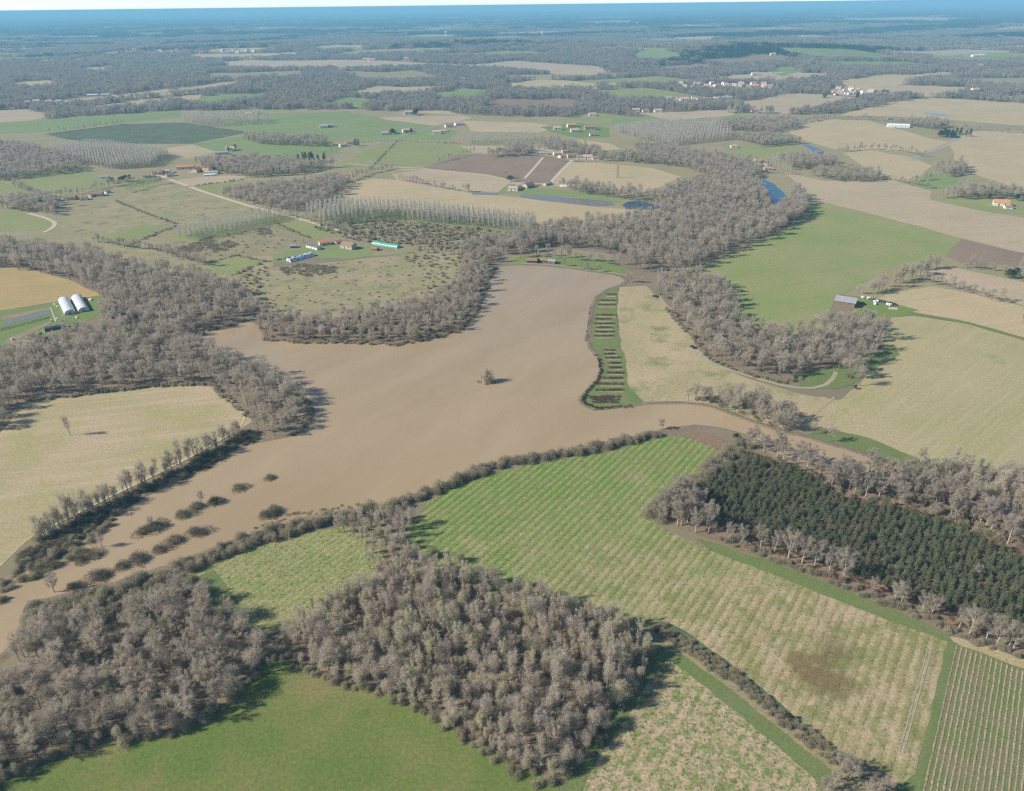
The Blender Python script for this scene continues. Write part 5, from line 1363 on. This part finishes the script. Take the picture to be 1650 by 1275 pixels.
# polytunnels
def tunnel(name, a, b, width, height, cover, label, cat='greenhouse', endmat='plastic_white', hoops=9, torn=False):
    p, q = px(*a), px(*b)
    d_ = q - p; L = d_.length; rz = math.atan2(d_.y, d_.x)
    e = empty(name, (p.x, p.y, 0), rz)
    n = 10
    prof = [(-math.cos(math.pi * k / n) * width / 2, math.sin(math.pi * k / n) ** .8 * height) for k in range(n + 1)]
    rr = random.Random(int(L * 10))
    ns = 12
    v = []; f = []
    for i in range(ns + 1):
        sag = 0 if i in (0, ns) else rr.uniform(-.06, .06)
        for y_, z_ in prof: v.append((L * i / ns, y_ * (1 + sag * .3), z_ * (1 + sag)))
    for i in range(ns):
        for k in range(n):
            if torn and rr.random() < .16: continue
            f.append((i * (n + 1) + k, (i + 1) * (n + 1) + k, (i + 1) * (n + 1) + k + 1, i * (n + 1) + k + 1))
    mobj('cover', v, f, MATS[cover], e, smooth=True)
    for xx in (.02, L - .02):
        mobj('end_wall', [(xx, y_ * .98, z_ * .98) for y_, z_ in prof], [tuple(range(n + 1))], MATS[endmat], e)
        mb = MB(); s = -.08 if xx < 1 else .08
        mb.box(min(xx, xx + s), max(xx, xx + s), -1.0, 1.0, .02, 2.1); mb.obj('door', MATS['metal_grey'], e)
    for i in range(hoops):
        mb = MB(); xx = L * (i + .02) / (hoops - .96)
        mb.tube([(xx, y_ * 1.012, z_ * 1.012 + .02) for y_, z_ in prof], [.05] * (n + 1), 4)
        mb.obj('hoop', MATS['metal_grey'], e)
    return tag(e, label, cat)
tunnel('polytunnel', (113.5,507), (103,485), 7.6, 3.6, 'plastic_white', 'white arched polytunnel, left one of the pair in the market garden')
tunnel('polytunnel', (136,502.5), (124,481), 7.6, 3.6, 'plastic_white', 'white arched polytunnel, right one of the pair in the market garden')
tunnel('netting_tunnel', (72,534), (104,527), 5.2, 2.8, 'shade_net', 'small tunnel under dark shade netting with white front in the market garden')
tunnel('glasshouse', (465,422), (503,412), 7.5, 3.4, 'plastic_silver', 'torn silvery plastic greenhouse on the rough pasture', torn=True)
tunnel('green_tunnel', (602,393), (643,399.5), 6.5, 2.9, 'plastic_green', 'long tunnel under bright green sheeting on the rough pasture')

# the open barn right of the meadow
p = px(1362, 490); e = empty('barn', (p.x, p.y, 0), R(-30))
bw, bl, bh, br = 12.5, 14.0, 3.8, 2.0
mb = MB(); mb.add([(-bl / 2, -bw / 2, 0), (bl / 2, -bw / 2, 0), (bl / 2, -bw / 2, bh), (-bl / 2, -bw / 2, bh)], [(0, 1, 2, 3)]); mb.box(-bl / 2, bl / 2, -bw / 2 - .1, -bw / 2 + .1, 0, bh); mb.obj('side_wall', MATS['wall_timber'], e)
mb = MB(); mb.box(-bl / 2, bl / 2, bw / 2 - .1, bw / 2 + .1, 0, bh); mb.obj('side_wall', MATS['wall_timber'], e)
mb = MB(); mb.add([(-bl / 2, -bw / 2, 0), (-bl / 2, bw / 2, 0), (-bl / 2, bw / 2, bh), (-bl / 2, 0, bh + br), (-bl / 2, -bw / 2, bh)], [(0, 4, 3, 2, 1)]); mb.obj('gable', MATS['wall_timber'], e)
for s in (-1, 1):
    mb = MB(); a = [(-bl / 2 - .5, s * (bw / 2 + .6), bh - .2), (bl / 2 + .5, s * (bw / 2 + .6), bh - .2), (bl / 2 + .5, 0, bh + br), (-bl / 2 - .5, 0, bh + br)]
    mb.add(a + [(q[0], q[1], q[2] + .15) for q in a], [(0, 1, 2, 3), (7, 6, 5, 4), (0, 4, 5, 1), (1, 5, 6, 2), (3, 2, 6, 7), (0, 3, 7, 4)]); mb.obj('roof', MATS['roof_grey'], e)
for yy in (-bw / 2 + .3, -2.3, 2.3, bw / 2 - .3):
    mb = MB(); mb.box(bl / 2 - .3, bl / 2, yy - .15, yy + .15, 0, bh + br * (1 - abs(yy) / (bw / 2)) * .9); mb.obj('post', MATS['wall_timber'], e)
tag(e, 'open sided barn with grey metal roof at the edge of the meadow', 'barn')
# silage clamp under black sheet, wrapped bales
p, q = px(1402, 483), px(1447, 493); d_ = q - p; L = d_.length
e = empty('silage_clamp', (p.x, p.y, 0), math.atan2(d_.y, d_.x))
v = []; f = []; prof = [(-2.2, 0), (-1.5, 1.0), (-.6, 1.5), (.6, 1.5), (1.5, 1.0), (2.2, 0)]
rr = random.Random(5)
for i in range(15):
    k = 1 - .75 * max(0, abs(i - 7) - 5.5) / 1.5
    for y_, z_ in prof: v.append((L * i / 14, y_ * k, z_ * k * rr.uniform(.85, 1.1)))
for i in range(14):
    for k in range(5): f.append((i * 6 + k, (i + 1) * 6 + k, (i + 1) * 6 + k + 1, i * 6 + k + 1))
f += [tuple(range(6)), tuple(14 * 6 + k for k in range(5, -1, -1))]
mobj('sheet', v, f, MATS['black_tarp'], e, smooth=True)
for i in range(9):
    mb = MB(); a = [(L * (i + 1) / 10 + .35 * math.cos(t * 1.047), .7 * (-1) ** i + .35 * math.sin(t * 1.047), 1.5) for t in range(7)]
    mb.tube(a, [.12] * 7, 4); mb.obj('weight_tyre', MATS['tyre'], e)
tag(e, 'long low silage heap under black sheet right of the open barn', 'silage heap')
mb = MB(); n = 10
ring = [(0, .62 * math.cos(t * 2 * math.pi / n), .62 + .62 * math.sin(t * 2 * math.pi / n)) for t in range(n)]
mb.add([(-.6, b_, c_) for _, b_, c_ in ring] + [(.6, b_, c_) for _, b_, c_ in ring], [(i, (i + 1) % n, n + (i + 1) % n, n + i) for i in range(n)] + [tuple(range(n - 1, -1, -1)), tuple(range(n, 2 * n))])
bale_me = mb.mesh('bale', [MATS['bale_wrap']])
for i, (x, y) in enumerate([(1399,482),(1409,488),(1413,487),(1410,491),(1430,492),(1434,493),(1390,481)]):
    p = px(x, y); o = link(bpy.data.objects.new('wrapped_bale', bale_me)); o.location = (p.x, p.y, .12); o.rotation_euler.z = i * 1.3; o.scale = (1.5, 1.5, 1.4)
    tag(o, 'white plastic wrapped bale lying beside the black silage heap', 'bale', 'wrapped bales by the barn')
mb = MB()
for i in range(7): mb.tube([(0, -.9 + .3 * i, .16 + .0 * i), (6, -.9 + .3 * i, .16)], [.15, .15], 6)
for i in range(6): mb.tube([(0, -.75 + .3 * i, .42), (6, -.75 + .3 * i, .42)], [.15, .15], 6)
for i in range(5): mb.tube([(0, -.6 + .3 * i, .68), (6, -.6 + .3 * i, .68)], [.15, .15], 6)
p = px(1432, 498); o = mb.obj('log_pile', MATS['pallet'], None, (p.x, p.y, .12), R(-12)); tag(o, 'pile of pale timber on the grass below the silage heap', 'log pile')

# clutter of the market garden
rr = random.Random(9)
def clutter(name, x, y, sx, sy, sz, mat, label, cat, group=None):
    p = px(x, y); e = empty(name, (p.x, p.y, .12), rr.uniform(-.6, .6))
    mb = MB(); mb.box(-sx / 2, sx / 2, -sy / 2, sy / 2, .12, sz); mb.obj('stack', MATS[mat], e)
    mb = MB()
    for k in (-1, 0, 1): mb.box(-sx / 2, sx / 2, k * sy * .38 - .1, k * sy * .38 + .1, 0, .12)
    mb.obj('skids', MATS['pallet'], e)
    mb = MB(); mb.box(-sx * .46, sx * .4, -sy * .42, sy * .46, sz, sz + .15); mb.obj('lid', MATS[mat], e)
    tag(e, label, cat, group)
for x, y, a in [(88,492,1.6),(92,495,1.2),(146,484,2.6),(160,489,2.4),(124,513,1.6),(92,515,1.8),(83,518,1.4)]:
    clutter('crate', x, y, a, a * .7, .9, 'bale_wrap', 'pale crate on the grass round the polytunnels', 'crate', 'crates of the market garden')
for i in range(14):
    clutter('junk_crate', rr.uniform(66, 100), rr.uniform(548, 560), rr.uniform(1.2, 2.6), rr.uniform(1, 1.8), rr.uniform(.7, 1.6), rr.choice(['bale_wrap', 'pallet', 'pallet', 'metal_grey']), 'pale stacked crate in the yard below the small tunnel', 'crate', 'stacked crates in the garden yard')
for x, y in [(20,548),(44,547)]:
    clutter('yard_stack', x, y, 1.6, 1.2, 1.2, 'pallet', 'pallet stack at the left end of the garden yard', 'pallet', 'pallet stacks')
p = px(122, 533); mb = MB()
for i in range(6): mb.tube([(-2.5 + i, -1.4, .15), (-2.5 + i, 0, 1.0 + .1 * (i % 2)), (-2.5 + i, 1.4, .15)], [.45, .55, .45], 5)
o = mb.obj('covered_heap', MATS['red_tarp'], None, (p.x, p.y, 0), .3); tag(o, 'heap under a reddish sheet right of the small tunnel', 'heap')

# garden path and hoses
ribbon('garden_path', 'track', [(81,496),(85,503),(88,512),(90,519)], .9)

# parked cars on the track
def car(x, y, rz, label):
    p = px(x, y); e = empty('parked_car', (p.x, p.y, .2), R(rz))
    P_ = [(-2.1, .35), (2.1, .35), (2.15, .75), (1.2, .9), (.7, 1.45), (-1.2, 1.5), (-1.9, .95), (-2.15, .8)]
    v = [(a, -.85, b) for a, b in P_] + [(a, .85, b) for a, b in P_]; n = len(P_)
    mobj('body', v, [tuple(range(n - 1, -1, -1)), tuple(range(n, 2 * n))] + [(i, (i + 1) % n, n + (i + 1) % n, n + i) for i in range(n)], MATS['car_paint'], e)
    for s in (-1, 1):
        mb = MB(); mb.box(-1.15, .65, s * .86 - .01, s * .86 + .01, .95, 1.38); mb.obj('side_window', MATS['dark_glass'], e)
        for a in (-1.3, 1.3):
            mb = MB(); mb.tube([(a, s * .72, .33), (a, s * .9, .33)], [.33, .33], 12); mb.obj('wheel', MATS['tyre'], e)
    mb = MB(); mb.add([(.72, -.75, 1.42), (.72, .75, 1.42), (1.17, .75, .94), (1.17, -.75, .94)], [(0, 3, 2, 1)]); o_ = mb.obj('windscreen', MATS['dark_glass'], e); o_.location = (.02, 0, .03)
    return tag(e, label, 'car')
car(1116, 561, -60, 'small dark vehicle parked on the track below the curved wood')
car(1056, 479, -35, 'small dark vehicle at the top end of the track near the dam')

# electricity pole in the far tan field, and far water towers
p = px(995, 287); e = empty('power_pole', (p.x, p.y, 0))
mb = MB()
for sx, sy in ((-1, -1), (1, -1), (1, 1), (-1, 1)): mb.tube([(sx * 1.2, sy * 1.2, 0), (sx * .35, sy * .35, 17)], [.22, .14], 4)
mb.obj('mast', MATS['pole_wood'], e)
mb = MB()
for k in range(8): mb.tube([(-1.1 + .1 * k, -1.1 + .1 * k, 2 * k + 1), (1.1 - .1 * k, 1.1 - .1 * k, 2 * k + 2)], [.09, .09], 3); mb.tube([(1.1 - .1 * k, -1.1 + .1 * k, 2 * k + 1), (-1.1 + .1 * k, 1.1 - .1 * k, 2 * k + 2)], [.09, .09], 3)
mb.obj('lattice', MATS['pole_wood'], e)
for z in (12.5, 15.5):
    mb = MB(); mb.box(-2.6, 2.6, -.15, .15, z, z + .3); mb.obj('crossarm', MATS['metal_grey'], e)
tag(e, 'dark lattice power pole standing in the far tan field', 'power pole')
for x, y, lb in ((719, 60, 'white water tower rising from the far woods, left of two'), (874, 61, 'white water tower rising from the far woods, right of two')):
    p = px(x, y); e = empty('water_tower', (p.x, p.y, p.z))
    mb = MB(); mb.tube([(0, 0, -2), (0, 0, 24)], [3.2, 2.6], 12); mb.obj('shaft', MATS['wall_white'], e)
    mb = MB(); mb.tube([(0, 0, 23), (0, 0, 28), (0, 0, 34), (0, 0, 36)], [3, 8, 9, 2], 14); mb.obj('tank', MATS['wall_white'], e)
    tag(e, lb, 'water tower')

# ------------------------------------------------------------------ brush strips on the lake spit
bz = lambda x, y: (900 + x / 5.31, 440 + y / 5.31)
STR = [(185,400,490),(235,345,480),(275,335,485),(360,330,490),(397,325,470),(432,318,470),(468,310,460),(505,303,470),(540,300,460),(660,385,490),(692,400,500),(728,410,530),(770,425,545),(812,420,540),(855,410,550),(902,370,560),(952,345,550),(1002,310,560)]
def brush_row(y, x0, x1, width, label, group, seed):
    r = random.Random(seed)
    a, b = px(*bz(x0 + r.uniform(-12, 12), y + r.uniform(-3, 3))), px(*bz(x1 + r.uniform(-14, 10), y + r.uniform(-3, 3))); d_ = b - a; L = d_.length
    e = empty('brush_strip', (a.x, a.y, .15), math.atan2(d_.y, d_.x))
    n = max(5, int(L / 1.5)); v = []; f = []
    for i in range(n + 1):
        k = min(1, .35 + 2 * min(i, n - i) / n); c_ = r.uniform(-.2, .2)
        for yy, zz in ((-width * .6, 0), (-width * .25, .28), (width * .25, .3), (width * .6, 0)): v.append((L * i / n, yy * k + c_, zz * r.uniform(.7, 1.2)))
    for i in range(n):
        for k in range(3): f.append((i * 4 + k, (i + 1) * 4 + k, (i + 1) * 4 + k + 1, i * 4 + k + 1))
    mobj('soil_ridge', v, f, MATS['brush_twig'], e, smooth=True)
    C = MB()
    for i in range(int(L * 26 * width)):
        q = Vector((r.uniform(-.5, L + .5), r.gauss(0, width * .36), .12))
        if math.sin(q.x * 1.3 + seed) + math.sin(q.x * .47 + seed * 2.1) < -.75: continue
        twig(C, r, q, rvec(r, .9), r.uniform(.4, 1.1), r.uniform(.06, .14))
    C.obj('brushwood', MATS['brush_twig'], e)
    tag(e, label, 'brush strip', group)
for i, (y, x0, x1) in enumerate(STR):
    brush_row(y, x0, x1, 2.3, 'dark brushwood strip on the grassy spit beside the lake', 'brush strips on the lake spit', 400 + i)
for i, yy in enumerate((1062, 1085, 1105)):
    brush_row(yy, 275 + 10 * i, 520 - 10 * i, 2.6, 'broad brushwood bed at the tip of the lake spit', 'brush beds at the spit tip', 450 + i)
for i, (y, x0, x1) in enumerate(STR):                             # pale mown edge beside each strip
    sheet('mown_edge', 'straw_green', [bz(x0 + 6, y + 15), bz(x1, y + 15), bz(x1, y + 21), bz(x0 + 6, y + 21)], 'bed')

# ------------------------------------------------------------------ planted rows at the lower right
h0, h1 = px(1542, 1040).to_2d(), px(1650, 1080).to_2d()
ax = Vector((math.cos(R(54.3)), math.sin(R(54.3)))); ac = Vector((ax.y, -ax.x))
rr = random.Random(15)
for i in range(34):
    st = h0 + ac * (1.52 * i)
    L = 72 - rr.uniform(0, 1.5)
    e = empty('planted_row', (st.x, st.y, .09), R(54.3 + 180))
    n = 48; v = []; f = []
    for j in range(n + 1):
        c_ = rr.uniform(-.06, .06); w_ = rr.uniform(.75, 1.2)
        for yy, zz in ((-.30, 0), (-.14, .10), (.14, .11), (.30, 0)): v.append((L * j / n, yy * w_ + c_, zz * rr.uniform(.6, 1.3)))
    for j in range(n):
        for k in range(3): f.append((j * 4 + k, (j + 1) * 4 + k, (j + 1) * 4 + k + 1, j * 4 + k + 1))
    mobj('ridge', v, f, MATS['row_straw_blade'], e)
    C = MB()
    for j in range(520):
        twig(C, rr, Vector((rr.uniform(0, L), rr.gauss(0, .12), .1)), rvec(rr, 1.1), rr.uniform(.2, .55), rr.uniform(.05, .12))
    C.obj('dry_grass', MATS['row_straw_blade'], e)
    tag(e, 'straw coloured planted row in the striped field at the lower right' if i else 'straw coloured planted row nearest the green lane at the lower right', 'planted row', 'planted rows of the striped field' if i else None)

# ------------------------------------------------------------------ grass tufts on the near fields
def tufts(name, key, w, sp, seed, lo, hi, label, rot=0.0, jit=.42, dens=1.0, excl=()):
    pts = scatter([(p.x, p.y) for p in w], sp, seed, jit, rot, excl=excl)
    pts = pts[in_view(pts, 60)]
    rs = np.random.RandomState(seed); pts = pts[rs.rand(len(pts)) < dens]
    it = items(pts, seed, lo, hi)
    it[:, 2] += .07
    instancer(name, key, it, label)
tufts('row_straw', 'straw', F['plantation'], (.95, 3.4), 501, .45, .95, 'straw coloured grass along the planted rows of the big field', R(54), .12, .8)
tufts('field_tussocks', 'straw', F['plantation'], 3.2, 502, .4, .9, 'dry tussocks across the big planted field', dens=.55)
tufts('dry_tussocks', 'straw', F['tufted'], 1.5, 503, .5, 1.0, 'dry straw tussocks on the lower right rough field', dens=.75)
tufts('green_tussocks', 'green', F['tufted'], 2.6, 504, .6, 1.1, 'green tussocks on the lower right rough field', dens=.6)
tufts('pasture_tussocks', 'straw', F['left_green'], 2.2, 505, .4, .8, 'dry tussocks on the small green field', dens=.5)
tufts('pasture_grass', 'green', F['left_green'], 2.2, 506, .6, 1.1, 'green tussocks on the small green field', dens=.7)
tufts('beds_field_straw', 'straw', F['beds_field'], 2.6, 507, .5, .9, 'dry tussocks on the straw field beside the spit', dens=.6)

# ------------------------------------------------------------------ far woods to the horizon
fields_all = [w for k in ('field', 'fallow', 'lake') for w in SHEETS.get(k, [])]
def far_woods(d0, d1, sp, seed, margin):
    half = math.atan(825 / FPX) + .10
    n = 0
    rs = np.random.RandomState(seed)
    X, Y = np.meshgrid(np.arange(-d1 * math.sin(half), d1 * math.sin(half), sp), np.arange(0, d1, sp))
    X = X.ravel() + rs.uniform(-.4, .4, X.size) * sp; Y = Y.ravel() + rs.uniform(-.4, .4, Y.size) * sp
    D = np.hypot(X, Y)
    k = (D > d0) & (D < d1) & (np.abs(np.arctan2(X, Y)) < half)
    X, Y = X[k], Y[k]
    keep = np.ones(len(X), bool)
    for w in fields_all:
        pa = [(p.x, p.y) for p in w]
        if max(math.hypot(*q) for q in pa) < d0 * .8: continue
        keep &= ~inside(pa, X, Y)
    for hx, hy, hl in HOUSES:
        if math.hypot(hx, hy) > d0 - 50: keep &= ~((np.abs(X - hx) < hl * .9 + margin) & (Y < hy + 12 + margin * .5) & (Y > hy - (48 if math.hypot(hx, hy) < 2500 else 90) - margin))
    return np.stack([X[keep], Y[keep]], 1)
def field_noise(x, y):
    return np.sin(x / 830 + 1.7) * np.sin(y / 640 + .3) + .8 * np.sin(x / 390 - y / 510 + 4) + .6 * np.sin(x / 1700 + y / 900)
for nm, d0, d1, sp, ks, sd_, lo, hi in (('far_wood', 1380, 3300, 22, ('far', 'farpine'), 600, .46, .62), ('farther_wood', 3300, 6800, 36, ('far', 'farpine'), 601, .8, 1.05), ('horizon_wood', 6800, 24000, 125, ('vfar', 'vfarpine'), 602, .8, 1.1)):
    pts = far_woods(d0, d1, sp, sd_, sp * .35)
    rs = np.random.RandomState(sd_)
    D = np.hypot(pts[:, 0], pts[:, 1])
    pine = field_noise(pts[:, 0] * 1.3 + 500, pts[:, 1] * 2.2) + rs.normal(0, .25, len(pts)) > np.interp(D, [1300, 3000, 5000, 7000, 10000], [2.3, 1.35, .75, -.3, -1.2])
    hf = (1.0 / .54) * .78 if nm == 'far_wood' else 1.0
    for key, mask, lb in ((ks[0], ~pine, 'leafless grey woods'), (ks[1], pine, 'dark pine woods')):
        it = items(pts[mask], sd_ + 5, lo, hi, .85 * hf, 1.15 * hf)
        instancer(nm if key in ('far', 'vfar') else nm.replace('wood', 'pinewood'), key, it, lb + {'far_wood': ' on the slopes beyond the village', 'farther_wood': ' in the blue distance', 'horizon_wood': ' along the horizon'}[nm])

# ------------------------------------------------------------------ stand up the pooled trees: the nearest as things, the rest as growth
def to_px(x, y, z=0.0):
    d = Vector((x, y, z - CAM_H)); f_ = d.dot(cF)
    return d.dot(cR2) / f_ * FPX + 825, 637.5 - d.dot(cU2) / f_ * FPX
STAND = []
for (kindname, key), L in POOL.items():
    L.sort(key=lambda q: math.hypot(q[0][0], q[0][1]))
    rest = []; n = 0
    for it, label, group, cat, keep in L:
        if keep and n < 290:
            STAND.append((kindname, key, it, label, cat, group)); n += 1
        else: rest.append(it)
    if rest: instancer(kindname + '_growth', key, rest, 'mass of ' + L[-1][1])
GR = {}
for q in STAND: GR.setdefault(q[5], []).append(q)
for g, L in GR.items():
    P_ = np.array([to_px(q[2][0], q[2][1]) for q in L]); Sz = np.array([q[2][3] * q[2][4] for q in L])
    def rank(a): return np.argsort(np.argsort(a)) / max(1, len(a) - 1)
    rx, ry, rs_ = rank(P_[:, 0]), rank(P_[:, 1]), rank(Sz)
    for i, (kindname, key, it, label, cat, group) in enumerate(L):
        lb = label
        if len(L) > 12:                                          # say which part of the wood it stands in, and how big it is
            col_ = 'left' if rx[i] < .33 else 'right' if rx[i] > .67 else 'middle'
            row_ = 'far' if ry[i] < .33 else 'near' if ry[i] > .67 else 'central'
            where = {'middlecentral': 'in its middle'}.get(col_ + row_, 'on its %s side' % ((row_ if col_ == 'middle' else col_ if row_ == 'central' else row_ + ' ' + col_)))
            if len(L) > 120:
                q5 = ('leftmost', 'left', 'middle', 'right', 'rightmost')[min(4, int(rx[i] * 5))]; r5 = ('farthest', 'far', 'central', 'near', 'nearest')[min(4, int(ry[i] * 5))]
                where = 'in its %s %s part' % (r5, q5)
            size = 'small ' if rs_[i] < .3 else 'tall ' if rs_[i] > .7 and cat == 'tree' else 'large ' if rs_[i] > .7 else ''
            if size and label.split()[0] in ('tall', 'small', 'low'): size = ''
            lb = (size + label + ', ' + where)
            if len(lb.split()) > 16: lb = label + ', ' + where
            if len(lb.split()) > 16: lb = label
        plant(kindname, key, it[0], it[1], it[3], it[4], lb, cat, group, z=float(it[2]))

# ------------------------------------------------------------------ haze: one closed box of pale air round camera and land
hz = NT('haze_air')
pv = hz.n('ShaderNodeVolumePrincipled')
pv.inputs['Color'].default_value = (*HAZE_COLOR, 1)
pv.inputs['Density'].default_value = HAZE_DENSITY
pv.inputs['Anisotropy'].default_value = 0.0
hz.l(pv.outputs[0], hz.out.inputs['Volume'])
mb = MB(); mb.box(-62000, 62000, -62000, 62000, -3, 202)
ho = mb.obj('haze', hz.m)
tag(ho, 'pale blue haze lying over the whole landscape', 'haze', kind='stuff')
